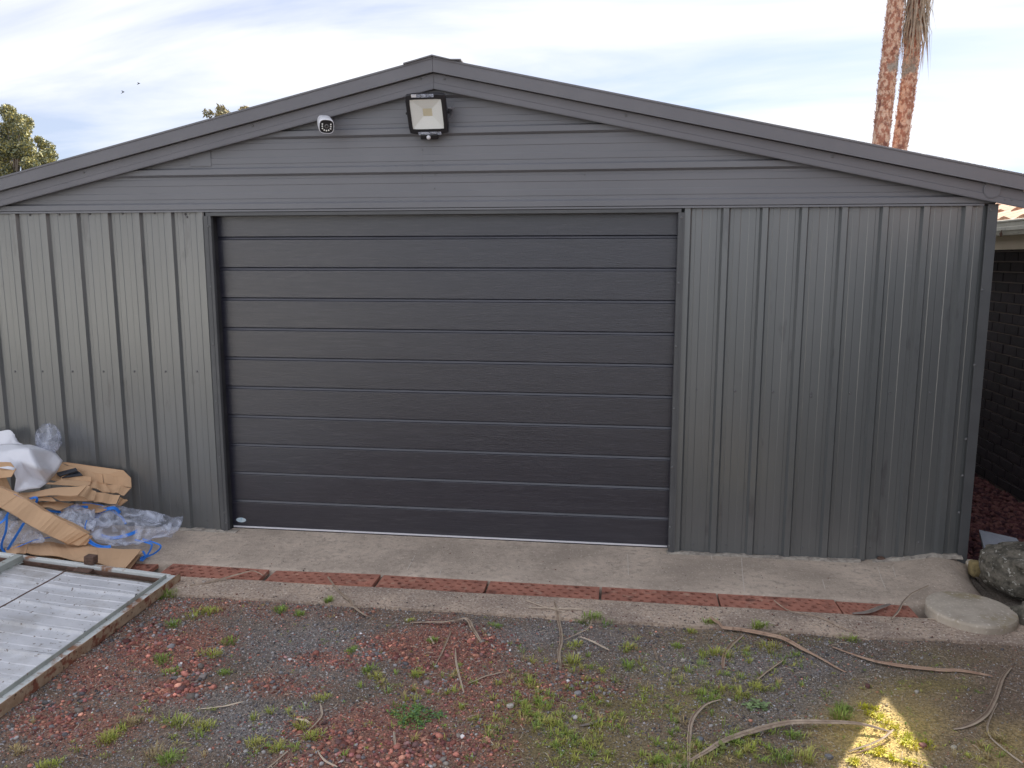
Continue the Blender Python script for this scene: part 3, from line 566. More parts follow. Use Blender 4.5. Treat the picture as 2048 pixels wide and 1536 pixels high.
# ================================================================== LYING METAL GATE
O = Vector((-1.475, -.885, -.012)); es = Vector((-1, 0.0, .075)).normalized(); et = Vector((.012, -1, -.004)).normalized(); en = et.cross(es); en = en if en.z > 0 else -en
G = lambda s, t, n=0: O+es*s+et*t+en*n
gate = empty('metal_gate', (O.x-1.2, O.y-.9, GZ), 'old steel gate of pale ribbed sheet in a rusty frame lying on the ground', 'gate')
def gbox(name, s0, s1, t0, t1, n0, n1, m_, bev=.004):
    vs = [G(s, t, n) for n in (n0, n1) for s, t in ((s0, t0), (s1, t0), (s1, t1), (s0, t1))]
    m = MB(); m.add(vs, [(0, 3, 2, 1), (4, 5, 6, 7), (0, 1, 5, 4), (1, 2, 6, 5), (2, 3, 7, 6), (3, 0, 4, 7)]); return m.build(name, m_, gate, bevel=bev)
GL, GT = 2.7, 1.95
for k in range(8):                                        # ribbed sheet, one piece per rib, gently buckled
    t0 = .055+k*.222; pr = [(-.013, 0), (-.007, .014), (.007, .014), (.013, 0)]+[(a, b*1.3) for a, b in pan_profile(.222)[4:]]; pr[-1] = (.222-.0135, 0); pr = [p for p in pr if t0+p[0] < GT-.05]
    if k == 0: pr = [p for p in pr if p[0] > .02]
    ns = 40; rings = []
    for i in range(ns+1):
        s = .045+(GL-.09)*i/ns; rings.append([G(s, t0+a+.006*math.sin(s*5+k*1.7), -.016+b+.006*math.sin(s*3.1+k*2.3)+.003*math.sin(s*9+k)) for a, b in pr])
    m = MB(); m.loops(rings, cap=False, close=False); m.build('ribbed_sheet', 'zinc', gate, smooth=False)
gbox('top_rail', .0, GL, .0, .034, -.045, .010, 'gate_white', .006); gbox('top_rail_lip', .04, GL, .0425, .052, -.03, -.005, 'dark_rust', .002)
gbox('bottom_rail', .0, GL, GT-.042, GT, -.045, .012, 'gate_paint', .006); gbox('left_rail', GL+.001, GL+.04, .0, GT, -.045, .012, 'gate_paint', .006)
gbox('side_flange', -.030, .004, .002, GT, .0015, .005, 'gate_white', .001); gbox('side_rail', -.0345, -.0305, -.04, GT, -.052, .008, 'gate_rust', .0015)
gbox('side_rail_foot', -.030, -.006, -.04, GT, -.052, -.048, 'gate_rust', .001); gbox('inner_angle', .0045, .0085, .045, GT-.05, -.012, .026, 'gate_paint', .001)
gbox('inner_angle', .009, .040, .05, GT-.05, -.0135, -.0095, 'gate_paint', .001)
gbox('middle_rail', .90, .945, .043, GT-.043, -.010, .030, 'gate_paint', .004); gbox('middle_rail_flange', .8905, .9295-.03, .055, GT-.05, -.0125, -.0085, 'gate_paint', .001)
a = onZ(163, 1133, .05)
s_ = (O.x-a.x); gbox('hinge', s_-.03, s_+.03, -.02, .03, .0125, .062, 'dark_rust', .006); gbox('hinge_plate', s_-.05, s_+.05, .05, .10, -.006, .004, 'dark_rust', .004)
m = MB(); m.tube(spline([onZ(134, 1140, .06), onZ(100, 1160, .06), onZ(50, 1187, .06), onZ(20, 1204, .06), onZ(-40, 1236, .06)], 20), .0035, 6); m.build('wire', 'dark_rust', gate)

# ================================================================== RUBBISH AGAINST THE WALL
def pv(L_): return [onY(u, v, y) for u, v, y in L_]
def carton(name, label, panels, t=.005, cat='cardboard'):
    pts = [p for poly in panels for p in pv(poly)]
    c = sum(pts, Vector())/len(pts); e = empty(name, (c.x, c.y, min(p.z for p in pts)), label, cat, 'cardboard thrown in the rubbish heap')
    for i, poly in enumerate(panels):
        P = pv(poly); m = MB()
        if len(P) == 4:                                   # slightly warped panel
            n = 8; A = [P[0].lerp(P[1], i_/n) for i_ in range(n+1)]; B = [P[3].lerp(P[2], i_/n) for i_ in range(n+1)]
            nr = (P[1]-P[0]).cross(P[3]-P[0]).normalized(); rings = []
            for i_ in range(n+1):
                wv = nr*.006*math.sin(i_*1.1+i*2)
                a, b = A[i_]+wv, B[i_]+wv; rings.append([a-nr*t/2, b-nr*t/2, b+nr*t/2, a+nr*t/2])
            m.loops(rings)
        else: m.plate(P, t)
        m.build('panel', 'cardboard', e)
    return e
def zP(u, v, z): p = onZ(u, v, z); return (u, v, p.y)
# front flattened carton
carton('flattened_carton', 'flat cardboard carton lying on the concrete behind the metal gate', [
    [zP(60, 1083, .02), zP(137, 1088, .015), zP(166, 1122, .012), zP(53, 1105, .02)], [zP(137, 1088, .015), zP(283, 1101, .0), zP(251, 1138, .0), zP(166, 1122, .012)],
    [zP(62, 1088, -.012), zP(286, 1104, -.03), zP(258, 1140, -.03), zP(60, 1110, -.012)], [zP(10, 1098, .03), zP(58, 1083, .02), zP(52, 1105, .02), zP(15, 1112, .03)]])
# long diagonal carton
carton('long_carton', 'long folded cardboard box sloping down from the heap to the concrete', [
    [(-110, 920, -.62), (34, 991, -.60), (2, 1014, -.70), (-110, 960, -.74)], [(34, 991, -.60), (108, 1032, -.59), (78, 1061, -.67), (2, 1014, -.70)],
    [(108, 1032, -.59), (172, 1068, -.585), (136, 1088, -.62), (78, 1061, -.67)], [(172, 1067, -.585), (185, 1073, -.56), (171, 1091, -.59), (136, 1088, -.62)],
    [(-110, 916, -.56), (37, 988, -.54), (34, 991, -.60), (-110, 921, -.62)], [(37, 988, -.54), (180, 1066, -.54), (172, 1068, -.585), (34, 991, -.60)],
    [(-110, 962, -.70), (2, 1016, -.66), (136, 1090, -.58), (172, 1093, -.55), (184, 1074, -.52), (34, 994, -.55)]])
carton('torn_tray_carton', 'wide opened cardboard tray with torn right end leaning on the wall', [
    [(122, 925, -.05), (135, 925, -.05), (247, 941, -.05), (262, 956, -.05), (206, 951, -.10), (160, 941, -.10)], [(160, 941, -.10), (206, 948, -.10), (208, 968, -.13), (160, 962, -.13)],
    [(206, 948, -.10), (262, 956, -.05), (263, 975, -.08), (209, 967, -.12)], [(209, 967, -.12), (262, 975, -.08), (248, 990, -.17), (216, 983, -.2)],
    [(183, 962, -.14), (208, 967, -.12), (220, 986, -.22), (176, 974, -.26)], [(86, 968, -.33), (130, 960, -.2), (183, 964, -.16), (176, 974, -.30)], [(122, 926, -.06), (160, 941, -.10), (150, 962, -.16), (100, 960, -.2)]])
carton('crushed_carton', 'crushed cardboard box with raised flap above the blue straps', [
    [(40, 986, -.42), (174, 970, -.34), (155, 990, -.46), (44, 994, -.47)], [(174, 970, -.34), (191, 984, -.32), (187, 1002, -.36), (155, 991, -.45)], [(104, 993, -.42), (157, 990, -.40), (187, 1002, -.36), (122, 1002, -.42)],
    [(48, 994, -.44), (102, 993, -.44), (112, 1002, -.46), (52, 1003, -.47)], [(191, 984, -.3), (240, 991, -.22), (232, 1009, -.28), (187, 1003, -.34)], [(240, 995, -.16), (256, 1001, -.14), (240, 1013, -.18), (233, 1010, -.2)]])
carton('low_carton', 'flat cardboard strip low in the heap under the crushed box', [[(70, 1003, -.42), (148, 1006, -.36), (120, 1019, -.46), (72, 1012, -.47)], [(150, 1008, -.30), (236, 1012, -.24), (200, 1026, -.36), (120, 1021, -.42)]])
carton('torn_flap', 'torn cardboard flap sticking out below the white plastic sheet', [[(-60, 922, -.52), (20, 925, -.50), (32, 940, -.50), (-60, 945, -.52)], [(-60, 942, -.53), (32, 940, -.51), (24, 954, -.53), (-60, 962, -.55)], [(-60, 965, -.45), (12, 955, -.44), (28, 990, -.46), (-60, 985, -.5)]])
carton('carton_scrap', 'small taped cardboard scrap sitting inside the torn tray', [[(125, 947, -.17), (182, 954, -.15), (182, 966, -.17), (122, 959, -.19)]])
for q_, lb in ((((112, 946), (152, 936), (156, 942), (118, 953)), 'dark plastic offcut lying highest in the torn cardboard tray'), (((118, 950), (158, 943), (166, 951), (124, 956)), 'dark plastic offcut overlapping another inside the torn cardboard tray')):
    m = MB(); m.plate([onY(u, v, -.13-.02*i) for i, (u, v) in enumerate(q_)], .006); tag(m.build('plastic_offcut', 'dark_strip', bevel=.001), lb, 'plastic strip')
m = MB(); m.loops([[onZ(u, v, -.042) for u, v in ((-60, 1090), (120, 1100), (180, 1133), (-60, 1112))], [onZ(u, v, -.02) for u, v in ((-60, 1092), (118, 1102), (176, 1130), (-60, 1110))]]); tag(m.build('shade_board', 'dark_strip'), 'dark stand-in for shade under the flat front carton by the gate', 'plastic sheet')  # dark board added for the shade below the raised carton
def sheet(name, grid, m_, label, cat, nu=44, nv=44, amp=.012, sc=9, seed=1, thick=None, fold=0.0, smooth=True):
    Gd = [pv(r) for r in grid]; cols = [spline(r, nu) for r in Gd]; P = [spline([cols[k][i] for k in range(len(cols))], nv) for i in range(nu)]
    V = np.array([[tuple(P[i][j]) for i in range(nu)] for j in range(nv)]); n0 = np.cross(np.gradient(V, axis=1), np.gradient(V, axis=0)); n0 /= np.linalg.norm(n0, axis=2, keepdims=True)+1e-9
    A, B = np.meshgrid(np.linspace(0, 1, nu), np.linspace(0, 1, nv))
    d = (fbm(A*sc, B*sc, seed)-.47)+fold*(np.abs(((A*3.1+B*1.7+fbm(A*3, B*3, seed+3)) % 1)-.5)-.25)+.6*(np.abs(fbm(A*sc*.6, B*sc*.6, seed+9)-.47)*-1)
    V = V+n0*(d*amp*2)[..., None]; V = V.reshape(-1, 3); I = np.arange(nu*nv).reshape(nv, nu)
    Fq = np.stack([I[:-1, :-1], I[:-1, 1:], I[1:, 1:], I[1:, :-1]], -1).reshape(-1, 4)
    lo = V.min(0); c = np.array([V[:, 0].mean(), V[:, 1].mean(), lo[2]]); o = np_mesh(name, V-c, Fq, m_, smooth=smooth); o.location = c
    md_ = o.modifiers.new('thickness', 'SOLIDIFY'); md_.thickness = .0012
    return tag(o, label, cat)
def creased(name, m_, label, cat, P, T_, cuts, amp, seed):
    bm = bmesh.new(); vs = [bm.verts.new(onY(*p)) for p in P]; [bm.faces.new([vs[i] for i in t]) for t in T_]
    bmesh.ops.subdivide_edges(bm, edges=bm.edges[:], cuts=cuts, use_grid_fill=True); bmesh.ops.triangulate(bm, faces=bm.faces[:]); bm.normal_update()
    for v_ in bm.verts:
        c = v_.co; d = float(fbm(np.array(c.x*21+c.z*13), np.array(c.y*17+c.z*19), seed)-.47); v_.co = c+v_.normal*d*amp
    lo = min(v_.co.z for v_ in bm.verts); c0 = Vector((sum(v_.co.x for v_ in bm.verts)/len(bm.verts), sum(v_.co.y for v_ in bm.verts)/len(bm.verts), lo))
    for v_ in bm.verts: v_.co -= c0
    me = bpy.data.meshes.new(name); bm.to_mesh(me); bm.free(); me.polygons.foreach_set('use_smooth', [True]*len(me.polygons)); me.materials.append(M[m_]); o = bpy.data.objects.new(name, me); COL.objects.link(o); o.location = c0
    md_ = o.modifiers.new('thickness', 'SOLIDIFY'); md_.thickness = .0012; return tag(o, label, cat)
SP = [(-60, 894, -.2), (20, 888, -.22), (60, 889, -.2), (108, 903, -.14), (126, 921, -.14), (113, 945, -.22), (96, 965, -.32), (80, 976, -.40), (55, 979, -.46), (28, 986, -.50), (32, 957, -.50), (25, 940, -.52), (-60, 928, -.5), (75, 936, -.44), (41, 923, -.44), (58, 897, -.38), (8, 905, -.40), (50, 962, -.44), (95, 925, -.24), (62, 952, -.38)]
creased('plastic_sheet', 'white_sheet', 'crumpled white plastic sheet draped over the cardboard heap', 'plastic sheet', SP,
        [(0, 1, 16), (1, 15, 16), (1, 2, 15), (2, 3, 15), (3, 18, 15), (3, 4, 18), (4, 5, 18), (18, 5, 13), (15, 18, 13), (5, 6, 13), (6, 19, 13), (6, 7, 19), (7, 17, 19), (7, 8, 17), (8, 9, 17), (9, 10, 17), (10, 14, 17), (17, 14, 19), (19, 14, 13), (14, 15, 13), (14, 16, 15), (10, 11, 14), (11, 16, 14), (11, 12, 16), (12, 0, 16)], 3, .012, 5)
sheet('plastic_fold', [[(-70, 866, -.1), (-10, 864, -.1), (19, 860, -.1), (30, 872, -.1)], [(-70, 880, -.12), (0, 878, -.13), (24, 876, -.12), (38, 884, -.1)], [(-70, 900, -.16), (0, 897, -.17), (28, 894, -.15), (50, 893, -.12)]],
      'white_sheet', 'peaked fold of white plastic behind the white sheet against the wall', 'plastic sheet', nu=30, nv=20, amp=.008, sc=4, seed=8)
# clear bag
def blobm(name, c, rad, m_, label, cat, seed, amp=.3, sc=3.0):
    bm = bmesh.new(); bmesh.ops.create_icosphere(bm, subdivisions=4, radius=1)
    for v_ in bm.verts:
        p = v_.co.normalized(); q_ = np.array([p.x*sc+5, p.y*sc+9, p.z*sc+3]); d = float(fbm(q_[:1]+q_[2]*.7, q_[1:2]-q_[2]*.6, seed)[0]-.47)
        d2 = -abs(float(fbm(q_[:1]*2+q_[2], q_[1:2]*2+q_[2], seed+7)[0]-.47))
        v_.co = Vector((p.x*rad[0], p.y*rad[1], p.z*rad[2]))*(1+amp*d*1.6+amp*d2*1.4)
    me = bpy.data.meshes.new(name); bm.to_mesh(me); bm.free(); me.polygons.foreach_set('use_smooth', [True]*len(me.polygons)); me.materials.append(M[m_])
    o = bpy.data.objects.new(name, me); COL.objects.link(o); o.location = c; return tag(o, label, cat)
blobm('clear_bag', onY(99, 880, -.12), (.085, .07, .105), 'clear_film', 'puffed clear plastic bag standing on top of the heap by the wall', 'plastic bag', 3, .5, 1.7)
sheet('clear_wrap', [[(186, 1020, -.3), (225, 1009, -.26), (270, 1018, -.2), (330, 1030, -.16), (367, 1034, -.12)], [(178, 1045, -.4), (228, 1035, -.34), (275, 1040, -.3), (325, 1046, -.26), (364, 1044, -.2)],
      [(176, 1062, -.46), (230, 1060, -.42), (270, 1062, -.38), (320, 1058, -.32), (358, 1058, -.27)], [(188, 1078, -.52), (232, 1086, -.50), (265, 1084, -.45), (310, 1074, -.36), (350, 1066, -.30)], [(205, 1088, -.54), (240, 1094, -.54), (262, 1092, -.50), (300, 1080, -.40), (342, 1072, -.31)]],
      'clear_film', 'spread of clear plastic wrap fanning from the heap onto the concrete', 'plastic wrap', amp=.02, sc=6, fold=.8, seed=12, nu=60, nv=50)
sheet('clear_wrap', [[(112, 1028, -.42), (135, 1012, -.38), (160, 1012, -.36), (188, 1022, -.34)], [(108, 1036, -.5), (140, 1026, -.46), (165, 1026, -.44), (190, 1034, -.40)], [(120, 1046, -.54), (148, 1045, -.52), (170, 1046, -.48), (190, 1050, -.44)], [(150, 1062, -.55), (165, 1063, -.53), (178, 1062, -.5), (188, 1060, -.48)]],
      'clear_film_dense', 'bunched clear plastic bag with blue strap behind the long carton', 'plastic wrap', amp=.02, sc=6, fold=.6, seed=15)
sheet('clear_wrap', [[(-60, 1020, -.62), (0, 1022, -.60), (40, 1032, -.58), (70, 1052, -.56)], [(-60, 1045, -.66), (0, 1046, -.64), (45, 1050, -.61), (82, 1068, -.58)], [(-60, 1075, -.68), (0, 1075, -.66), (50, 1076, -.63), (90, 1080, -.6)], [(-60, 1098, -.69), (5, 1097, -.67), (45, 1090, -.64), (86, 1086, -.61)]],
      'clear_film', 'clear plastic film bunched below the long sloping carton', 'plastic wrap', amp=.016, sc=6, fold=.5, seed=19)
# blue straps
def strap(pts, label, wd=.014, n=40, tw=.0):
    P = spline([onY(u, v, y) for u, v, y in pts], n); m = MB(); rings = []
    for i, p in enumerate(P):
        d = (P[min(i+1, n-1)]-P[max(i-1, 0)]).normalized(); v0 = (p-Vector(CAM)).normalized(); a = d.cross(v0).normalized()
        a = (a*math.cos(.5+tw*i/n)+v0*math.sin(.5+tw*i/n)).normalized(); b = d.cross(a).normalized()*.0012; a = a*wd/2
        rings.append([p-a-b, p+a-b, p+a+b, p-a+b])
    m.loops(rings); return tag(m.build('packing_strap', 'blue_strap'), label, 'strap', 'blue packing straps in the heap')
strap([(-10, 1050, -.70), (8, 1040, -.69), (25, 1010, -.6), (35, 998, -.58)], 'short blue packing strap passing behind the long carton into clear film')
strap([(14, 1028, -.70), (12, 1060, -.72), (4, 1085, -.72), (4, 1098, -.72), (12, 1106, -.72)], 'blue packing strap hanging vertically below the long carton', .013)
strap([(48, 1046, -.68), (32, 1072, -.71), (16, 1098, -.73), (12, 1108, -.74)], 'blue packing strap slanting down beside the vertical strap', .016)
strap([(12, 1104, -.72), (40, 1092, -.68), (70, 1080, -.62), (100, 1075, -.58)], 'thin blue strap curling along the edge of the clear film', .005)
strap([(28, 987, -.52), (50, 999, -.50), (70, 995, -.50), (74, 1000, -.50), (68, 1014, -.5)], 'bent blue strap poking up above the long carton', .016)
strap([(85, 1020, -.45), (110, 1023, -.44), (122, 1024, -.42)], 'short blue strap lying between carton and bunched clear bag', .014)
strap([(123, 1013, -.385), (150, 1013.5, -.375), (176, 1014, -.36)], 'straight blue strap across the top of the bunched clear bag', .018)
strap([(165, 1006, -.28), (185, 1009, -.27), (210, 1014, -.26), (240, 1032, -.24), (252, 1048, -.26)], 'blue strap disappearing under the clear wrap beside the cartons', .016)
strap([(192, 1036, -.33), (205, 1022, -.32), (228, 1016, -.3), (240, 1026, -.3)], 'looped blue strap visible inside the spread clear wrap', .03, tw=.6)
strap([(174, 1040, -.5), (170, 1055, -.53), (174, 1072, -.56), (188, 1086, -.58), (205, 1092, -.57)], 'thin blue strap curling around the end of the long carton', .006)
strap([(178, 1083, -.57), (190, 1090, -.58), (206, 1094, -.57), (222, 1093, -.55)], 'bunched blue straps at the end of the long carton', .02)
strap([(270, 1080, -.42), (300, 1087, -.42), (303, 1094, -.46), (296, 1108, -.55), (284, 1122, -.64)], 'bent blue strap lying on concrete right of the front carton', .012)
strap([(285, 1078, -.38), (316, 1088, -.40), (321, 1095, -.44), (310, 1106, -.52), (290, 1115, -.6)], 'outermost blue strap looping on the concrete', .011)
strap([(286, 1102, -.53), (290, 1112, -.57), (283, 1116, -.6), (282, 1122, -.64)], 'short blue strap end crossing the bent strap on concrete', .014)
strap([(200, 1070, -.44), (225, 1076, -.46), (255, 1070, -.42), (275, 1062, -.36)], 'faint blue strap trapped beneath the spread clear wrap', .022)

# ================================================================== RIGHT CORNER: lid, boulders, paver
lc = onZ(1942, 1216, -.01); m = MB(); rr = []
for r, z in ((.200, -.085), (.213, -.075), (.215, -.022), (.210, -.010), (.195, -.0075), (.1, -.007)): rr.append([Vector((lc.x+r*math.cos(t), lc.y+r*math.sin(t), z+.03*(-r*math.cos(t)*.35+r*math.sin(t)*.3))) for t in np.linspace(0, 2*math.pi, 56, endpoint=False)])
m.loops(rr); tag(m.build('concrete_lid', 'old_concrete'), 'round mossy edged concrete lid beside the end of the drain', 'concrete lid')
def rock(name, c, rad, m_, label, seed, rotz=0, amp=.35, sub=5, cat='rock'):
    bm = bmesh.new(); bmesh.ops.create_icosphere(bm, subdivisions=sub, radius=1); co = np.array([v_.co[:] for v_ in bm.verts])
    d = 0
    for k, (sc, a) in enumerate(((1.1, 1.0), (2.6, .5), (6, .2), (14, .06))):
        d = d+a*((vnoise(co[:, 0]*sc+co[:, 2]*sc*.8+9, co[:, 1]*sc-co[:, 2]*sc*.6+4, seed+k)-.5)+(vnoise(co[:, 2]*sc+3, co[:, 0]*sc*.9+co[:, 1]*sc*.5+7, seed+k+20)-.5))
    k = np.sign(co)*np.abs(co)**.6; k = k*(1+amp*d)[:, None]*np.array(rad)
    for v_, p in zip(bm.verts, k): v_.co = p
    me = bpy.data.meshes.new(name); bm.to_mesh(me); bm.free(); me.polygons.foreach_set('use_smooth', [True]*len(me.polygons)); me.materials.append(M[m_])
    o = bpy.data.objects.new(name, me); COL.objects.link(o); o.location = c; o.rotation_euler = (0, 0, rotz); return tag(o, label, cat)
bc = onY(2052, 1140, -.30); rock('boulder', (bc.x+.01, -.30, .05), (.20, .18, .14), 'boulder', 'large dark boulder blotched with pale lichen near the shed corner', 4, .4)
p = onZ(2052, 1222, -.02); rock('boulder', (p.x+.05, p.y-.05, -.03), (.10, .09, .085), 'boulder', 'smaller mossy rock below the big lichen boulder', 9, .2, sub=4)
p = onY(1951, 1130, -.12); rock('stone', (p.x, -.12, -.015), (.034, .033, .045), 'mossy_stone', 'small yellowish stone wedged between shed corner and boulder', 14, 0, sub=3)
p = onY(1936, 1122, -.05); rock('stone', (p.x+.02, -.02, -.035), (.03, .03, .03), 'old_concrete', 'tiny grey rubble stone against the shed corner foot', 17, 0, sub=3)
m = MB(); P = [onZ(1958, 1059, .12), onZ(2033, 1076, .12), onZ(2052, 1100, .06), onZ(1968, 1096, .06)]; nr = (P[1]-P[0]).cross(P[3]-P[0]).normalized(); nr = nr if nr.z > 0 else -nr
m.loops([[q-nr*.05 for q in P], P]); m.add([P[3]-nr*.051, P[2]-nr*.051, Vector((P[2].x, P[2].y+.05, -.06)), Vector((P[3].x, P[3].y+.05, -.06)), Vector((P[0].x+.03, P[0].y-.05, -.06)), P[0]-nr*.051+Vector((.01, 0, 0))], [(0, 1, 2, 3), (0, 3, 4, 5)])
tag(m.build('paver', 'paver', bevel=.003), 'tilted blue grey concrete paver propped behind the lichen boulder', 'paver')
# chunk hole at the wall foot
p = onY(1762, 1112, -.01); rock('rubble', (p.x, -.012, -.03), (.022, .016, .018), 'dark_rust', 'rusty pipe stub poking from under the cladding near the corner', 22, 0, sub=3)

# ================================================================== NEIGHBOUR HOUSE
HX = 4.10
house = empty('brick_house', (5.8, 1, -.06), 'dark brick neighbouring house with tiled roof and cream gutter', 'house')
m = MB(); m.box((HX+.012, -6, -.1), (7.5, 9, 1.95)); m.build('wall', 'mortar', house)
bme = MB(); bme.box((-.06, -.1075, -.0355), (.0, .1075, .0355)); bo = bpy.data.meshes.new('brick'); bm = bmesh.new()
tmp = bpy.data.meshes.new('t'); tmp.from_pydata([tuple(p) for p in bme.v], [], bme.f); bm.from_mesh(tmp); bmesh.ops.recalc_face_normals(bm, faces=bm.faces)
bmesh.ops.bevel(bm, geom=bm.edges[:], offset=.003, segments=1, affect='EDGES'); bm.to_mesh(bo); bm.free(); bo.materials.append(M['brick'])
cnt = 0; rest = MB()
for r in range(24):
    z = .02+r*.0815
    for c in range(-32, 40):
        y = 1.0+c*.2275+(.114 if r % 2 else 0)
        if y > 8.8 or y < -5.85: continue
        if .75 < y < 3.25 and cnt < 300:
            o = inst(bo, 'brick', (HX+.06-5.8+random.uniform(-.0015, .0004)+.0-.06, y-1, z+.06), house); o.location.x += 0.06-.0; cnt += 1
            o.location.x = HX-5.8+.0+random.uniform(-.002, .002); o.scale = (-1, 1, 1)
        else: rest.box((HX+.001, y-.1075, z-.0355), (HX+.03, y+.1075, z+.0355))
ro = rest.build('bricks', 'brick', house); ro['kind'] = 'stuff'
m = MB(); m.box((3.845, -6.2, 1.862), (3.875, 9.2, 1.965)); m.build('fascia', 'beige_paint', house)
m = MB(); m.box((3.875, -6.2, 1.868), (HX+.02, 9.2, 1.885)); m.build('soffit', 'beige_paint', house)
gp_ = [(3.505, 1.958), (3.495, 1.985), (3.489, 1.990), (3.489, 2.012), (3.498, 2.018), (3.496, 2.045), (3.488, 2.052), (3.488, 2.062), (3.496, 2.066), (3.502, 2.060), (3.506, 1.97), (3.558, 1.966), (3.558, 1.956)]
m = MB(); m.loops([[Vector((x+.285, y, z+.006)) for x, z in gp_] for y in (-6.2, 9.2)]); gut = m.build('gutter', 'gutter_paint', house)
m = MB(); p = onX(2004, 458, 3.77); m.tube([(3.769, p.y, 1.955), (3.767, p.y+.006, 1.975), (3.769, p.y, 2.0)], [.006, .011, .004], 8); m.build('gutter_bracket', 'dark_rust', gut)
# roof: tiles
rs = math.tan(math.radians(18)); tl_ = MB(); n = 8
def tile_mesh():
    m = MB(); pr = [(-.155+.31*i/n, .014*math.cos(2*math.pi*i/n)+.006) for i in range(n+1)]; R_ = []
    for x, dz in ((0, .022), (0, .0), (.36, 0.0)):
        pass
    vs = []
    for x, dz in ((0, -.012), (0, .016), (.34, -.004)): vs += [Vector((x, a, b+dz+x*rs)) for a, b in pr]
    k = n+1; m.add(vs, [(i, i+1, k+i+1, k+i) for i in range(n)]+[(k+i, k+i+1, 2*k+i+1, 2*k+i) for i in range(n)]); return m
tm_ = tile_mesh(); tme = bpy.data.meshes.new('roof_tile'); tme.from_pydata([tuple(p) for p in tm_.v], [], tm_.f); tme.materials.append(M['tile'])
roof = MB(); roof.add([(3.805, -6.3, 2.05), (5.85, -6.3, 2.05+2.095*rs), (5.85, 9.3, 2.05+2.095*rs), (3.805, 9.3, 2.05)], [(0, 1, 2, 3)]); roof.add([(5.85, -6.3, 2.05+2.095*rs), (8.2, -6.3, 2.05), (8.2, 9.3, 2.05), (5.85, 9.3, 2.05+2.095*rs)], [(0, 1, 2, 3)])
rf = roof.build('roof', 'tile', house); restt = MB()
for r in range(7):
    for c in range(-24, 30):
        y = 1.0+c*.3+(.15 if r % 2 else 0); x = 3.82+r*.285; z = 2.068+r*.285*rs
        if .2 < y < 4.6: inst(tme, 'roof_tile', (x-5.8, y-1, z+.06), rf).location = Vector((x, y, z))-wloc(rf)
        elif -6.1 < y < 9.2: restt.add([p+Vector((x, y, z)) for p in tm_.v], tm_.f)
rr_ = restt.build('roof_tiles', 'tile', rf); rr_['kind'] = 'stuff'

# the rendered cottage at the other end of the yard: its sunlit front is what the left cladding mirrors
cot = empty('rendered_cottage', (-10, -13, GZ), 'cream rendered cottage across the yard facing the shed', 'house')
m = MB(); m.box((-17, -18, -.1), (-5.4, -10.5, 2.75)); m.build('wall', 'cream_render', cot)
m = MB(); m.loops([[Vector(p) for p in ((-17.5, -18.5, 2.75), (-4.9, -18.5, 2.75), (-4.9, -10.0, 2.75), (-17.5, -10.0, 2.75))], [Vector(p) for p in ((-14.5, -14.5, 4.3), (-8, -14.5, 4.3), (-8, -14, 4.3), (-14.5, -14, 4.3))]]); m.build('roof', 'barge_paint', cot)
for x in (-15.2, -12.2, -8.4):
    m = MB(); m.box((x-.65, -10.5, .95), (x+.65, -10.46, 2.15)); wn = m.build('window', 'white_plastic', cot); m = MB(); m.box((x-.58, -10.46, 1.02), (x+.58, -10.455, 2.08)); m.build('pane', 'lens', wn)
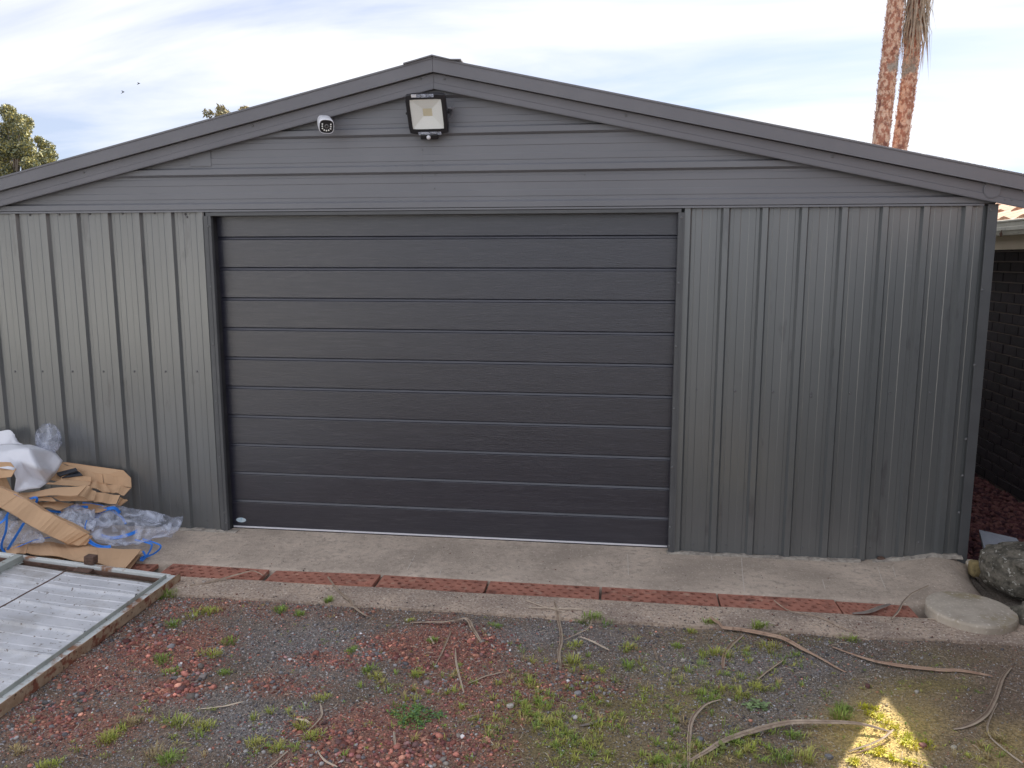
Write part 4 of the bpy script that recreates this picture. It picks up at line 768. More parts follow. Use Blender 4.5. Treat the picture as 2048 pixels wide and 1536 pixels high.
# ================================================================== PALMS, TREES, BIRDS
def palm(px, dist, rads, label, seed, skirt_px):
    P = [onY(u, v, dist) for u, v in px]; r_ = random.Random(seed)
    base = P[0]+(P[0]-P[1])*((P[0].z+.1)/(P[1].z-P[0].z)); top = P[-1]+(P[-1]-P[-2]).normalized()*2.6
    e = empty('palm_tree', (base.x, base.y, -.1), label, 'palm tree', 'palms beyond the shed')
    path = spline([base]+P+[top], 150); rings = []
    for i, p in enumerate(path):
        z = i/149; r0 = rads[0]*(1-z)+rads[1]*z; k = 26; st = 1+.05*((i*.37) % 1)
        rings.append([p+Vector((math.cos(t), math.sin(t), 0))*r0*st*(1+.05*(r_.random()-.5)*2) for t in np.linspace(0, 2*math.pi, k, endpoint=False)])
    m = MB(); m.loops(rings); m.build('trunk', 'bark', e)
    # fibre flakes standing off the bark
    V, Fq = [], []
    for i in range(2600):
        k = r_.randrange(3, 147); t = r_.random()*2*math.pi; p = path[k]+(path[k+1]-path[k])*r_.random(); z = k/149; r0 = (rads[0]*(1-z)+rads[1]*z)*1.03
        nrm = Vector((math.cos(t), math.sin(t), 0)); tg = Vector((-nrm.y, nrm.x, 0)); a = r_.uniform(-.9, .9); d = (tg*math.sin(a)+Vector((0, 0, 1))*math.cos(a)); s = r_.uniform(.02, .06); wd = .008
        q = p+nrm*r0; sd_ = d.cross(nrm)*wd; b = len(V); V += [q-sd_, q+sd_, q+d*s+nrm*r_.uniform(.005, .03)+sd_*.4, q+d*s+nrm*.015-sd_*.4]; Fq.append((b, b+1, b+2, b+3))
    m = MB(); m.add(V, Fq); o = m.build('bark_fibre', 'bark', e); o['kind'] = 'stuff'
    tp = path[-1]
    m = MB()                                             # dead fronds hanging round the top of the trunk
    for i in range(420):
        t = r_.random()*2*math.pi; k = r_.randint(skirt_px, 149); p = path[k]; nrm = Vector((math.cos(t), math.sin(t), 0)); ln = r_.uniform(.5, 1.25)
        q0 = p+nrm*rads[1]*.95; q1 = q0+nrm*r_.uniform(.06, .2)+Vector((0, 0, -ln*.4)); q2 = q0+nrm*r_.uniform(.02, .22)+Vector((r_.uniform(-.06, .06), r_.uniform(-.06, .06), -ln)); tg = Vector((-nrm.y, nrm.x, 0))*.012
        m.add([q0-tg*1.6, q0+tg*1.6, q1+tg, q1-tg, q2], [(0, 1, 2, 3), (3, 2, 4)])
    o = m.build('dead_frond_skirt', 'skirt', e); o['kind'] = 'stuff'
    for i in range(16):                                   # living fan fronds above
        t = i/16*2*math.pi+r_.random()*.3; el_ = r_.uniform(-.2, 1.1); d = Vector((math.cos(t)*math.cos(el_), math.sin(t)*math.cos(el_), math.sin(el_))); m = MB()
        s0 = tp+d*.05; s1 = tp+d*1.0; m.tube([s0, s1], [.025, .014], 5); side = d.cross(Vector((0, 0, 1))).normalized(); u_ = side.cross(d)
        for j in range(22):
            a = -1.2+2.4*j/21; dd = (d*math.cos(a)+side*math.sin(a)+u_*.12).normalized(); ln = .9*math.cos(a*.6); wv = dd.cross(u_).normalized()*.022
            mid = s1+dd*ln*.55; end = s1+dd*ln+Vector((0, 0, -.22)); m.add([s1, mid-wv, end, mid+wv], [(0, 1, 2, 3)])
        m.build('frond', 'palm_green', e)
mat('palm_green', (0.06, 0.09, 0.03), (0.09, 0.12, 0.045), rough=.5)
palm([(1760, 300), (1776, 150), (1792, 0)], 11.5, (.146, .138), 'palm trunk with grey bark scars, the taller bare one above the roof', 3, 138)
palm([(1799, 300), (1819, 150), (1832, 20)], 11.8, (.136, .128), 'redder palm trunk with a skirt of dead grey fronds', 5, 108)
def tree(name, label, base, clumps, leaves, lsz, cols, seed, trunk_r=.12, limbs=True):
    r = np.random.default_rng(seed); e = empty(name, base, label, 'tree'); b = Vector(base)
    m = MB(); top = Vector(np.mean([c[:3] for c in clumps], 0))
    m.tube(spline([b, b.lerp(top, .4)+Vector((.1, .05, 0)), b.lerp(top, .8)], 14), list(np.linspace(trunk_r, trunk_r*.5, 14)), 8)
    mid = b.lerp(top, .55)
    for c in clumps: m.tube(spline([mid.lerp(b, .15), mid.lerp(Vector(c[:3]), .5)+Vector((0, 0, .1)), Vector(c[:3])], 8), list(np.linspace(trunk_r*.4, .012, 8)), 5)
    m.build('trunk', 'trunk', e, smooth=True)
    V, C = [], []
    for c in clumps:
        k = int(leaves*c[3]**2*4); d = r.normal(size=(k, 3)); d /= np.linalg.norm(d, axis=1, keepdims=True); rad = c[3]*r.uniform(.25, 1, (k, 1))**.6; p = np.array(c[:3])+d*rad*np.array([1, 1, .8])
        a = r.normal(size=(k, 3)); a /= np.linalg.norm(a, axis=1, keepdims=True); q = r.normal(size=(k, 3)); q = np.cross(a, q); q /= np.linalg.norm(q, axis=1, keepdims=True); s = lsz*r.uniform(.6, 1.4, (k, 1))
        quad = np.stack([p-a*s, p+q*s*.35, p+a*s, p-q*s*.35], 1); V.append(quad.reshape(-1, 3))
        cc = np.array(cols)[r.integers(0, len(cols), k)]*r.uniform(.7, 1.25, (k, 1)); C.append(np.repeat(cc, 4, 0))
    V = np.concatenate(V)-np.array(base); C = np.concatenate(C); o = np_mesh('crown', V, np.arange(len(V)).reshape(-1, 4), 'leaf', C, parent=e)
    return e
TD = 13.0
def T(u, v, r, y=TD): p = onY(u, v, y); return (p.x, p.y+random.uniform(-.5, .5), p.z, r)
gum = [T(28, 226, .2), T(18, 240, .26), T(42, 243, .24), T(-10, 258, .35), T(30, 262, .3), T(58, 262, .2), T(5, 290, .3), T(66, 290, .2), T(55, 275, .12), T(78, 308, .22), T(92, 328, .2), T(60, 322, .2), T(30, 322, .2), T(8, 335, .3), T(-40, 290, .5), T(-60, 240, .5), T(75, 345, .26), T(100, 342, .13), T(45, 345, .2),
       T(-20, 340, .4), T(30, 368, .36), T(80, 372, .35), T(-50, 380, .5), T(40, 400, .5), T(105, 375, .3), T(15, 300, .35), T(45, 300, .3), T(20, 255, .3), T(60, 330, .25), T(20, 345, .3), T(90, 352, .2), T(62, 300, .25), T(72, 318, .25), T(50, 284, .25), T(80, 332, .22)]
gb = onY(0, 500, TD); tree('gum_tree', 'olive and yellow leaved gum tree rising behind the left roof slope', (gb.x, gb.y, -.08), gum, 5200, .034, [(.36, .36, .2), (.48, .41, .14), (.26, .29, .18), (.17, .2, .13), (.36, .37, .28), (.5, .43, .14)], 21, .08)
sm_ = [T(431, 232, .13, 14), T(453, 224, .14, 14), T(476, 214, .14, 14), T(488, 222, .15, 14), T(462, 245, .3, 14), T(430, 262, .3, 14), T(490, 255, .3, 14), T(455, 285, .4, 14)]
gb = onY(460, 500, 14); tree('small_tree', 'small tree top just peeking over the roof edge', (gb.x, gb.y, -.08), sm_, 1300, .05, [(.36, .31, .19), (.22, .22, .13), (.48, .4, .2)], 23, .07)
for (u, v_, sp, dz, lb) in ((247, 184, .10, .1, 'small dark bird with swept wings, the larger of two in the sky'), (278, 167, .07, -.03, 'tiny dark bird in the sky, the smaller and farther one')):
    c = onY(u, v_, 30.0+3*dz); m = MB(); bd = Vector((1, .2, .1)).normalized()
    m.tube([c-bd*.06, c-bd*.02, c+bd*.03, c+bd*.055], [.004, .013, .013, .004], 6)
    for s in (-1, 1):
        wv = Vector((-.75, .25*s, .55*s)).normalized(); m.plate([c+bd*.05, c-bd*.03, c+wv*sp*1.2-bd*.03, c+wv*sp*1.25+bd*.01], .004)
    tag(m.build('bird', 'bird'), lb, 'bird', None)

# ================================================================== LOOSE GROUND COVER
def ground_top(x, y):
    return np.where(y > -1.02, np.where((y < -.6) & (y > -.78), -.056, np.where(y < -.78, -.057, slabz(x, y))), gz(x, y))
ico = bmesh.new(); bmesh.ops.create_icosphere(ico, subdivisions=1, radius=1); IV = np.array([v_.co[:] for v_ in ico.verts]); IF = np.array([[v_.index for v_ in f.verts] for f in ico.faces]); ico.free()
def stones(name, x, y, z, size, col, label=None, cat=None, flat=.7):
    n = len(x); r = rng
    a = r.uniform(0, 2*math.pi, n); sc = size[:, None]*np.stack([r.uniform(.75, 1.25, n), r.uniform(.75, 1.25, n), flat*r.uniform(.7, 1.2, n)], 1)
    V = IV[None]*sc[:, None, :]*(1+r.uniform(-.22, .22, (n, len(IV), 1))); ca, sa = np.cos(a)[:, None], np.sin(a)[:, None]
    X_, Y_ = V[..., 0]*ca-V[..., 1]*sa, V[..., 0]*sa+V[..., 1]*ca; tx = r.uniform(-.35, .35, n)[:, None]; Z_ = V[..., 2]+X_*tx
    V = np.stack([X_+x[:, None], Y_+y[:, None], Z_+z[:, None]+size[:, None]*.25], -1).reshape(-1, 3)
    Fc = (IF[None]+(np.arange(n)*len(IV))[:, None, None]).reshape(-1, 3); C = np.repeat(col, len(IV), 0)
    o = np_mesh(name, V, Fc, 'stone', C, smooth=False); return o
n = 90000; x = rng.uniform(-2.1, 3.2, n); y = rng.uniform(-2.9, -1.005, n)
u, v, mr, mg, mm, md = masks(x, y)
inside = (u > -60) & (u < 2110) & (v < 1600); cl = fbm(x*7, y*7, 90)
dens = .28+.5*mr+.45*mg-.25*mm-.35*np.clip((u-1650)/300, 0, 1)-.2*md
keep = inside & (rng.random(n) < np.clip(dens*(.55+cl), .04, 1)); x, y, mr, mg, u, v = x[keep], y[keep], mr[keep], mg[keep], u[keep], v[keep]; n = len(x)
size = rng.lognormal(math.log(.0033), .40, n)*(1+.6*mr*(fbm(x*4, y*4, 77) > .45)); size = size*(1+1.1*blobs(u, v, [(300, 1290, 90, 45, 1), (380, 1370, 60, 30, .9), (880, 1320, 110, 40, .4), (790, 1500, 130, 40, .35), (150, 1400, 80, 40, .6), (1130, 1375, 70, 30, .7)])*(rng.random(n) < .5)); size = np.clip(size, .002, .021)
pr_ = rng.random(n); redp = np.clip(.10+.85*mr, 0, 1)
isred = pr_ < redp
cr_ = np.array([[.24, .095, .075], [.30, .12, .09], [.19, .075, .07], [.36, .17, .12], [.16, .09, .085]])[rng.integers(0, 5, n)]
cg_ = np.array([[.12, .115, .115], [.16, .155, .16], [.085, .08, .085], [.20, .19, .185], [.14, .12, .105]])[rng.integers(0, 5, n)]
col = np.where(isred[:, None], cr_*np.array([1.75, 1.8, 1.8]), cg_*2.2)*rng.lognormal(-.1, .38, (n, 1)); pale = rng.random(n) < .012; col[pale] = np.array([.5, .46, .4])
dst = blobs(u, v, SUN_DRY)[:, None]*.8; col = col*(1-dst)+np.array([.66, .50, .20])*dst  # stones in the sun patch take its painted sunlit straw tone
o = stones('gravel', x, y, gz(x, y), size, col); tag(o, 'loose red scoria and dark grey gravel strewn over the yard', 'gravel', kind='stuff')
n = 9000; x = rng.uniform(3.2, 4.1, n); y = rng.uniform(.1, 5, n)*1.0; size = rng.uniform(.012, .028, n)
col = np.array([[.14, .055, .06], [.19, .08, .08], [.09, .04, .05], [.24, .11, .10]])[rng.integers(0, 4, n)]
o = stones('scoria_mulch', x, y, np.full(n, -.05)+rng.uniform(-.01, .01, n), size, col); tag(o, 'dark red scoria mulch between the shed and the brick house', 'mulch', kind='stuff')
n = 700; x = rng.uniform(-1.4, 3.0, n); y = np.where(rng.random(n) < .6, rng.uniform(-1.02, -.80, n), rng.uniform(-.6, -.02, n)); keep = (y < -.7) | (rng.random(n) < .35); x, y = x[keep], y[keep]; n = len(x)
o = stones('grit', x, y, ground_top(x, y), rng.uniform(.0015, .0055, n), np.array([[.22, .10, .08], [.14, .12, .11], [.35, .3, .26]])[rng.integers(0, 3, n)]); tag(o, 'grit and small stone chips on the concrete', 'grit', kind='stuff')
OV = np.array([(1, 0, 0), (-1, 0, 0), (0, 1, 0), (0, -1, 0), (0, 0, 1), (0, 0, -1)], float); OF = np.array([(0, 2, 4), (2, 1, 4), (1, 3, 4), (3, 0, 4), (2, 0, 5), (1, 2, 5), (3, 1, 5), (0, 3, 5)])
IV, IF = OV, OF
n = 230000; x = rng.uniform(-2.1, 3.2, n); y = rng.uniform(-2.9, -1.005, n); u, v, mr, mg, mm, md = masks(x, y)
keep = (u > -60) & (u < 2110) & (v < 1600) & (rng.random(n) < np.clip((.5+.35*mg+.2*mr-.3*mm-.25*np.clip((u-1700)/300, 0, 1))*(.4+1.2*fbm(x*6, y*6, 33)), .08, 1)); x, y, mr, mg, md = x[keep], y[keep], mr[keep], mg[keep], md[keep]; n = len(x)
col = np.where((rng.random(n) < .12+.75*mr)[:, None], np.array([.48, .225, .175]), np.array([.36, .325, .30]))*rng.lognormal(-.12, .62, (n, 1)); col = np.clip(col, .015, .7); col = col*(1-.8*md[:, None])+np.array([.70, .53, .20])*.8*md[:, None]  # chips in the sun patch also tinted with painted sunlight
o = stones('fine_gravel', x, y, gz(x, y), np.clip(rng.lognormal(math.log(.0023), .35, n), .0012, .005), col, flat=.8); tag(o, 'fine dark grit and red dust chips between the larger gravel', 'gravel', kind='stuff')
# larger stones that stand out singly
big = [(1020, 1412, .014, (.62, .58, .52), 'clean white pebble among the red scoria'), (853, 1366, .013, (.36, .31, .30), 'pinkish grey stone left of the fallen white stalk'), (1155, 1388, .014, (.34, .33, .33), 'grey lopsided stone below the long palm strip tip'),
       (1735, 1372, .013, (.16, .075, .07), 'dark red stone by itself on the dark soil'), (1846, 1495, .014, (.32, .15, .12), 'reddish stone on the right edge of the sunlit patch'), (1908, 1498, .010, (.5, .45, .36), 'pale pebble on bare soil right of the sunlit patch'),
       (1834, 1382, .010, (.46, .42, .36), 'cream pebble above the sunlit patch on dark soil'), (406, 1355, .017, (.30, .26, .24), 'flat grey brown stone in the red gravel'), (1367, 1320, .011, (.55, .5, .45), 'white pebble near the kerb by grass tufts'),
       (1658, 1514, .015, (.24, .235, .24), 'flat grey stone left of the sunlit patch'), (1400, 1480, .013, (.20, .21, .24), 'blue grey stone beside the upright palm strip'), (408, 1170, .011, (.5, .43, .38), 'pale chip of stone sitting on the kerb strip'), (1158, 1308, .010, (.42, .38, .35), 'light stone beside the long palm strip')]
for u_, v_, s_, c_, lb in big:
    p = onZ(u_, v_, -.07); z = float(ground_top(np.array(p.x), np.array(p.y))); nm = 'stone_'+str(len(MATS)); mt = mat(nm, c_, tuple(k*.8 for k in c_), scale=60, rough=.9, bump=.3, bscale=90)
    rock('stone', (p.x, p.y, z+s_*.35), (s_, s_*.85, s_*.65), nm, lb, int(u_), random.random()*3, .3, sub=3, cat='stone')
# grass
blV, blF, blC = [], [], []
def tuft(x, y, h, nb, spread, colr, flat=.6, wd=.0015):
    z0 = float(ground_top(np.array(x), np.array(y)))-.002
    for i in range(nb):
        t = random.random()*2*math.pi; rr = random.random()**.7*spread; bx, by = x+math.cos(t)*rr*.5, y+math.sin(t)*rr*.5; t2 = t+random.uniform(-.6, .6); lean = random.uniform(.2, 1)*flat; hh = h*random.uniform(.5, 1.1)
        d = Vector((math.cos(t2), math.sin(t2), 0)); s = Vector((-d.y, d.x, 0))*wd*random.uniform(.7, 1.3); b = len(blV); p0 = Vector((bx, by, z0)); p1 = p0+d*hh*lean*.45+Vector((0, 0, hh*.6)); p2 = p0+d*hh*lean*1.2+Vector((0, 0, hh*(.95-.45*lean)))
        blV.extend([p0-s, p0+s, p1+s*.8, p1-s*.8, p2]); blF.append((b, b+1, b+2)); blF.append((b, b+2, b+3)); blF.append((b+3, b+2, b+4)); k = random.uniform(.7, 1.25); c = [q*k for q in colr]; blC.extend([[q*.8 for q in c]]*2+[c]*2+[[q*1.15 for q in c]])
GR = [(.30, .42, .08), (.36, .46, .09), (.24, .36, .08)]; YL = [(.48, .52, .10), (.54, .50, .14), (.42, .48, .10)]; DR = [(.55, .43, .2), (.48, .38, .2)]
tf = [(660, 1207, 22, 0), (405, 1228, 34, 1), (425, 1222, 26, 1), (340, 1250, 28, 0), (570, 1218, 26, 0), (592, 1228, 22, 0), (415, 1312, 30, 1), (320, 1322, 30, 0), (345, 1342, 22, 0), (455, 1283, 24, 0), (205, 1480, 34, 1), (350, 1450, 36, 1), (262, 1437, 28, 2), (408, 1456, 30, 1), (300, 1505, 34, 2),
      (335, 1532, 34, 0), (1160, 1332, 34, 1), (1175, 1245, 30, 0), (1200, 1245, 30, 0), (1410, 1312, 22, 1), (1150, 1292, 22, 1), (862, 1276, 20, 0), (1520, 1258, 28, 0), (1690, 1273, 28, 0), (1440, 1308, 30, 1), (1540, 1296, 28, 1), (1420, 1248, 20, 0), (1665, 1437, 36, 0), (1420, 1396, 26, 0), (1480, 1388, 28, 1), (1262, 1297, 24, 1),
      (1355, 1290, 20, 0), (1700, 1422, 26, 0), (560, 1215, 18, 0), (335, 1190, 30, 0), (315, 1196, 26, 0), (1430, 1375, 26, 1), (1520, 1380, 26, 1), (1250, 1330, 26, 0), (640, 1395, 20, 1), (595, 1455, 24, 1), (620, 1478, 26, 1), (560, 1500, 24, 1), (510, 1490, 26, 1), (455, 1345, 18, 0), (700, 1300, 20, 0), (745, 1340, 22, 0), (760, 1360, 24, 1), (840, 1350, 22, 1),
      (1990, 1480, 20, 2), (1590, 1470, 24, 0), (1600, 1520, 34, 1), (1570, 1515, 30, 0), (95, 1530, 26, 1), (40, 1500, 20, 2), (820, 1240, 16, 1), (990, 1250, 18, 0), (1385, 1260, 18, 1)]
for u_, v_, s_, k in tf:
    p = onZ(u_, v_, -.07); sp = s_*.0021
    for j in range(3): tuft(p.x+random.uniform(-.6, .6)*sp, p.y+random.uniform(-.6, .6)*sp*.8, sp*.62, int(18+s_*.5), sp*1.05, random.choice((GR, YL, DR)[k]), .9)
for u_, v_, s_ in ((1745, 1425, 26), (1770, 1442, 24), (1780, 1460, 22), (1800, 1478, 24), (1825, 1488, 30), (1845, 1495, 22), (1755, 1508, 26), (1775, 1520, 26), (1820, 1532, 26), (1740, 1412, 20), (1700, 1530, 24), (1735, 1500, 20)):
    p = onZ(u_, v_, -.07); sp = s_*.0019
    for j in range(3): tuft(p.x+random.uniform(-.7, .7)*sp, p.y+random.uniform(-.7, .7)*sp, sp*.5, 40, sp*.8, random.choice([(.62, .60, .04), (.55, .56, .04), (.66, .58, .07)]), .9)  # sun patch tufts, the sunlight's bright yellow put into their colour
GD = [(1200, 1480, 170, 60, 1), (1120, 1440, 120, 50, .8), (1330, 1510, 150, 40, .9), (1050, 1400, 110, 45, .6), (960, 1440, 110, 50, .5), (840, 1400, 120, 60, .35), (1480, 1500, 120, 40, .6), (1330, 1380, 150, 40, .4), (1500, 1350, 160, 40, .3), (1150, 1350, 160, 50, .3), (600, 1470, 130, 50, .25), (1950, 1520, 100, 40, .2), (1280, 1440, 120, 40, .6), (300, 1480, 150, 50, .18)]
n = 9000; gx = rng.uniform(-1.3, 2.6, n); gy = rng.uniform(-2.6, -1.06, n); u, v = topx(gx, gy, np.full(n, GZ)); dn = blobs(u, v, GD)*np.clip((fbm(gx*9, gy*9, 60)-.33)*4, 0, 1.3)
for i in np.nonzero(rng.random(n) < dn*.85)[0]:
    tuft(float(gx[i]), float(gy[i]), random.uniform(.018, .042), random.randint(9, 20), random.uniform(.014, .04), random.choice(GR+GR+YL+YL+DR[:1]), .95, .0014)
n = 16000; gx = rng.uniform(-1.3, 2.7, n); gy = rng.uniform(-2.6, -1.04, n); u, v = topx(gx, gy, np.full(n, GZ))
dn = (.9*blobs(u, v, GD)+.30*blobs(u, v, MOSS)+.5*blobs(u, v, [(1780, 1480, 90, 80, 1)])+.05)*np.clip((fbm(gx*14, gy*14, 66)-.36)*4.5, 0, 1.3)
for i in np.nonzero(rng.random(n) < dn*.9)[0]:
    tuft(float(gx[i]), float(gy[i]), random.uniform(.006, .016), random.randint(5, 10), random.uniform(.008, .022), random.choice(GR+YL+YL), 1.0, .0013)
o = np_mesh('grass', np.array([tuple(p) for p in blV]), np.array(blF), 'leaf', np.array(blC)); tag(o, 'sparse yellow green grass tufts and moss in the gravel', 'grass', kind='stuff')
# weeds with small round leaves
def weed(u_, v_, w_, h_, nl, ls, cols, label, seed):
    r = random.Random(seed); c = onZ(u_, v_, -.07); V, Fc, C = [], [], []
    for i in range(nl):
        a = r.random()*2*math.pi; q = r.random()**.6; x = c.x+math.cos(a)*w_*q*(1+.4*math.sin(3*a)); y = c.y+math.sin(a)*h_*q; z = float(gz(x, y))+r.uniform(.002, .03)*(1.2-q)
        t = r.random()*2*math.pi; s = ls*r.uniform(.6, 1.3); d = Vector((math.cos(t), math.sin(t), r.uniform(-.1, .5))).normalized(); e = d.cross(Vector((0, 0, 1))).normalized()*s*.38; p = Vector((x, y, z)); b = len(V)
        V += [p, p+d*s*.45+e, p+d*s, p+d*s*.45-e, p+Vector((0, 0, -.01)), p+d*s*.5+Vector((0, 0, s*.08))]; Fc += [(b, b+1, b+5), (b+1, b+2, b+5), (b+2, b+3, b+5), (b+3, b, b+5)]; k = r.uniform(.75, 1.25); C += [[q_*k for q_ in r.choice(cols)]]*6
    V = np.array([tuple(p) for p in V]); base = np.array([c.x, c.y, V[:, 2].min()]); o = np_mesh('weed', V-base, np.array(Fc), 'leaf', np.array(C)); o.location = base; tag(o, label, 'weed')
weed(830, 1432, .10, .09, 620, .011, [(.15, .27, .08), (.2, .32, .08), (.12, .23, .1)], 'spreading patch of green small leaved weed in the red gravel', 2)
weed(1513, 1410, .05, .035, 60, .022, [(.24, .34, .15), (.3, .4, .18)], 'pale green broadleaf rosette on the dark soil', 3)
weed(1440, 1500, .02, .02, 22, .02, [(.22, .25, .08)], 'tiny yellow green seedling beside the long curved palm strip', 6)
# dry palm strips and stalks lying about
def strip(pts, wpx, m_, label, lift=(0,), prof=None, name='palm_strip', cat='palm leaf', group='dry palm leaf strips on the ground', sub=34):
    P0 = [onZ(u_, v_, -.062) for u_, v_ in pts]; P = spline(P0, sub); wd = wpx*.0022; m = MB(); rings = []; nl = len(lift)
    for i, p in enumerate(P):
        t = i/(sub-1); k = t*(nl-1); a0 = lift[min(int(k), nl-1)]; a1 = lift[min(int(k)+1, nl-1)]; lf = a0+(a1-a0)*(k-int(k))
        zg = float(ground_top(np.array(p.x), np.array(p.y))); q = Vector((p.x, p.y, zg+.004+lf))
        if abs(zg+.062) > .004: q = q+(q-Vector(CAM))*0
        d = (P[min(i+1, sub-1)]-P[max(i-1, 0)]); d.z = 0; d.normalize(); s = Vector((-d.y, d.x, 0))
        wv = wd/2*(prof(t) if prof else (.35+.65*math.sin(math.pi*min(max(t, .04), .97))**.6))*(1+.03*math.sin(t*19+wpx)); tw = .5*math.sin(t*4+wpx)
        s2 = s*math.cos(tw)+Vector((0, 0, 1))*math.sin(tw)*.5; wv = max(wv, .0009)
        up_ = Vector((0, 0, 1)); th = .0016+wv*.10
        rings.append([q-s2*wv, q-s2*wv*.5+up_*(th+wv*.14), q-up_*th*.0+up_*th*.5, q+s2*wv*.5+up_*(th+wv*.14), q+s2*wv, q-up_*th*.8])
    m.loops(rings); o = m.build(name, m_); o.data.materials.append(M['leaf_dark']); o.data.materials.append(M['leaf_light'])
    for k, pl in enumerate(o.data.polygons): pl.material_index = {1: 1, 3: 2}.get(k % 6, 0)
    return tag(o, label, cat, group)
strip([(379, 1174), (408, 1170), (461, 1160), (505, 1152), (527, 1155)], 7, 'dry_leaf', 'dry palm strip bridging the open drain gap, tail on the kerb', (0, 0, .012, .022, .0))
strip([(656, 1157), (675, 1183), (707, 1212), (728, 1227), (746, 1230)], 8, 'dry_leaf', 'split dry stalk running from the rusty grate over the kerb', (0, 0, .01, .012, .0))
strip([(820, 1243), (888, 1245), (932, 1242), (946, 1258), (964, 1281)], 10, 'dry_leaf', 'grey brown palm strip with a sharp bend lying along the kerb foot', (.002, .014, .022, .012, 0))
strip([(1109, 1207), (1116, 1232), (1122, 1264), (1122, 1287), (1118, 1305), (1121, 1334)], 9, 'dry_leaf', 'brown palm strip pointing away from the kerb past a bright grass tuft', (0, .004, .008, .008, .004, 0))
strip([(902, 1258), (885, 1296), (869, 1325)], 5, 'red_leaf', 'thin straight palm strip leaning from the bent grey strip', (.006, .004, 0))
strip([(1420, 1239), (1441, 1254), (1490, 1260), (1558, 1276), (1599, 1296), (1628, 1309), (1693, 1339)], 13, 'red_leaf', 'broad reddish palm strip running out from the kerb edge', (.006, .012, .012, .02, .012, .006, 0))
strip([(1487, 1264), (1464, 1287), (1449, 1311), (1446, 1334)], 9, 'red_leaf', 'curved palm strip branching under the broad reddish strip', (.0, .004, .006, 0))
strip([(1666, 1292), (1710, 1309), (1745, 1320), (1798, 1330), (1862, 1337), (1925, 1342), (1985, 1351)], 11, 'red_leaf', 'long reddish palm strip on bare soil nearest the round lid', (.004, .006, .01, .01, .008, .004, 0))
strip([(2022, 1333), (2005, 1357), (1989, 1403), (1967, 1436), (1932, 1451), (1906, 1456)], 9, 'dry_leaf', 'hooked brown palm strip on the soil with dark curled tip', (0, .006, .012, .01, .004, 0))
strip([(1994, 1407), (1985, 1425), (1975, 1457), (1994, 1486), (2046, 1523)], 3.5, 'pale_stalk', 'thin wavy stalk beside the hooked palm strip', (.004, .004, .002, .002, 0), lambda t: 1)
strip([(1440, 1404), (1411, 1415), (1387, 1440), (1379, 1470), (1377, 1531), (1377, 1580)], 8, 'dry_leaf', 'upright palm strip with a bent over head among weeds', (.02, .02, .02, .012, .006, 0))
strip([(1355, 1533), (1405, 1508), (1449, 1484), (1508, 1464), (1575, 1450), (1640, 1450), (1713, 1454), (1780, 1468)], 12, 'dry_leaf', 'longest curved palm strip reaching into the sunlit patch', (0, .004, .01, .018, .026, .03, .026, .012))
strip([(1786, 1467), (1757, 1484), (1698, 1499)], 6, 'pale_stalk', 'pale palm strip lying within the sunlit triangle', (.02, .012, .002))
strip([(1712, 1503), (1745, 1495), (1768, 1486)], 5, 'red_leaf', 'short reddish leaf piece under the pale strip in the sun', (.002, .008, .004))
strip([(1785, 1512), (1830, 1524), (1868, 1534)], 4, 'pale_stalk', 'straight pale stalk at the near end of the sunlit patch', (.004, .004, 0), lambda t: 1)
strip([(1856, 1185), (1824, 1201), (1806, 1217), (1795, 1234), (1782, 1243)], 6, 'grey_leaf', 'grey arched leaf leaning over the broken grate end', (.012, .03, .03, .02, .006))
strip([(1705, 1231), (1735, 1230), (1760, 1222), (1780, 1214)], 12, 'grey_leaf', 'grey crumpled leaf lying on the broken drain grate', (.002, .008, .012, .006))
strip([(1548, 1208), (1578, 1226), (1637, 1238), (1681, 1258), (1739, 1276)], 3.5, 'dry_leaf', 'thin brown stick crossing the kerb from the grate', (.01, .004, .002, .002, 0), lambda t: 1)
strip([(1855, 1241), (1899, 1249), (1946, 1267)], 3.5, 'pale_stalk', 'pale stalk curving along the foot of the round lid', (.002, .004, .002), lambda t: 1)
strip([(911, 1294), (912, 1317), (918, 1347), (928, 1382)], 4.5, 'pale_stalk', 'whitish upright stalk with a thin lower tail', (.006, .006, .004, 0))
strip([(1005, 1341), (970, 1352), (934, 1366)], 4, 'pale_stalk', 'straight pale stick right of the whitish stalk', (.006, .006, .002), lambda t: 1)
strip([(1157, 1273), (1187, 1285), (1219, 1299)], 5, 'pale_stalk', 'pale forked twig right of the brown palm strip', (.006, .01, .002))
strip([(1058, 1219), (1110, 1222), (1166, 1223)], 3.5, 'pale_stalk', 'straight pale twig lying along the kerb under other twigs', (.004, .006, .004), lambda t: 1)
strip([(1053, 1205), (1080, 1216), (1105, 1223), (1130, 1228)], 2.5, 'pale_stalk', 'thin pale twig crossing the straight twig on the kerb', (.002, .006, .006, .004), lambda t: 1)
strip([(1178, 1225), (1183, 1240), (1175, 1258), (1150, 1270), (1128, 1278)], 4, 'pale_stalk', 'curled dry leaf blade by the grass at the kerb edge', (.004, .012, .014, .01, .004))
strip([(1566, 1323), (1537, 1341), (1511, 1358)], 6, 'red_leaf', 'short brown palm piece with curled end on dark gravel', (.012, .006, .002))
strip([(640, 1404), (642, 1435), (607, 1470)], 4.5, 'pale_stalk', 'kinked cream stalk in the red and grey gravel', (.004, .012, .002))
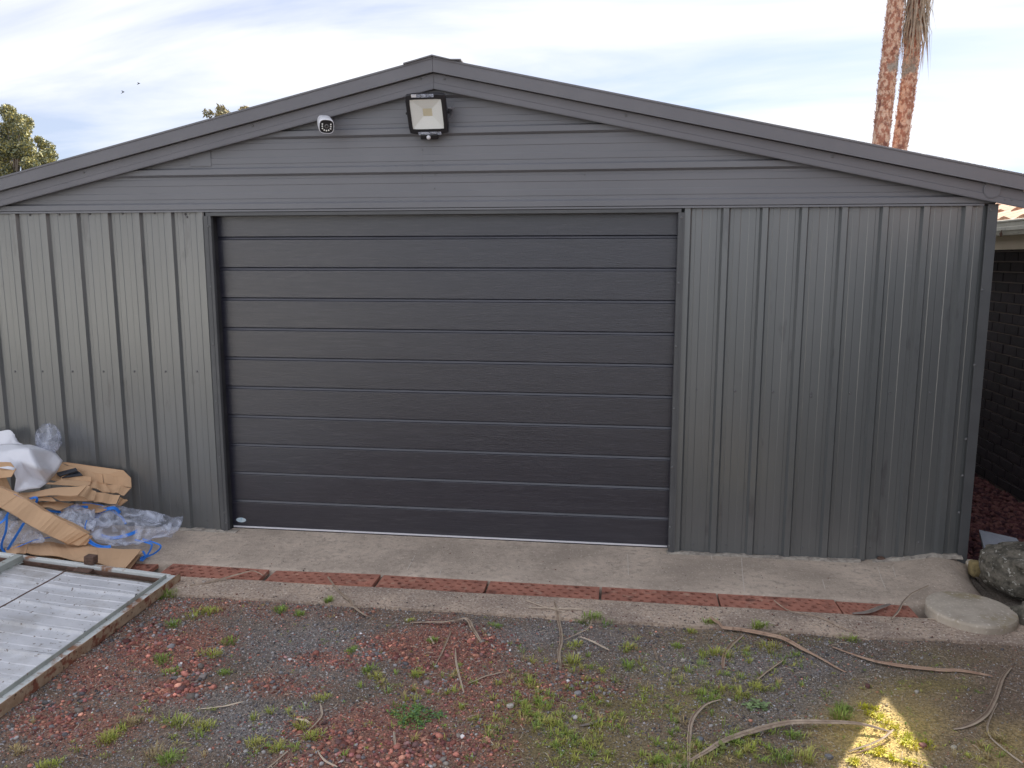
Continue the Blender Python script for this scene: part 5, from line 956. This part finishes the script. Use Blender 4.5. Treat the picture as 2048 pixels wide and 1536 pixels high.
strip([(592, 1435), (612, 1442), (620, 1447)], 5, 'pale_stalk', 'short cream leaf sheath next to the kinked stalk', (.002, .008, .002))
strip([(575, 1503), (531, 1536), (520, 1545)], 4, 'pale_stalk', 'cream straight stalk near two weeds in grey gravel', (.006, .002, 0), lambda t: 1)
strip([(636, 1503), (650, 1522), (675, 1533)], 4, 'pale_stalk', 'curved cream stalk on the pinkish scoria', (.004, .006, .002))
strip([(788, 1462), (790, 1490)], 4, 'pale_stalk', 'stubby cream stick below the green weed patch', (.004, .004), lambda t: 1)
strip([(859, 1268), (868, 1283)], 4, 'pale_stalk', 'stubby white stalk near the bent grey palm strip', (.006, .004), lambda t: 1)
strip([(1305, 1287), (1315, 1318)], 5, 'dry_leaf', 'short brown leaf piece standing alone on dark soil', (.004, .004))
strip([(1160, 1452), (1190, 1445), (1205, 1435)], 6, 'grey_leaf', 'dark grey bark sliver in the grass', (.004, .006, .004))
strip([(385, 1430), (373, 1442), (362, 1455)], 4, 'pale_stalk', 'cream stalk growing from the grass tuft in grey gravel', (.02, .012, .002))
strip([(398, 1415), (450, 1409), (485, 1402)], 4, 'pale_stalk', 'flat straw coloured stalk on grey gravel', (.001, .002, .001))
strip([(115, 1322), (145, 1314), (172, 1310)], 2.5, 'pale_stalk', 'thin curved stalk beside the rusty gate rail', (.004, .008, .004), lambda t: 1)
# fine straw litter: nobody could count it
m = MB()
for i in range(420):
    u_, v_ = random.uniform(20, 2030), random.uniform(1200, 1536); p = onZ(u_, v_, -.07)
    if p.y > -1.0 or (u_ < 330 and v_ < 1420-u_*.75): continue
    ln = random.uniform(.008, .05); t = random.random()*math.pi; d = Vector((math.cos(t), math.sin(t), 0)); z = float(gz(p.x, p.y))+.005; wv = random.uniform(.0005, .0012); bend = Vector((-d.y, d.x, 0))*random.uniform(-.3, .3)*ln
    a = Vector((p.x, p.y, z))-d*ln/2; b = a+d*ln; c = (a+b)/2+bend+Vector((0, 0, .004)); m.tube([a, c, b], wv, 4)
tag(m.build('straw_litter', 'pale_stalk'), 'fine straw and twig litter scattered over the gravel', 'straw', kind='stuff')
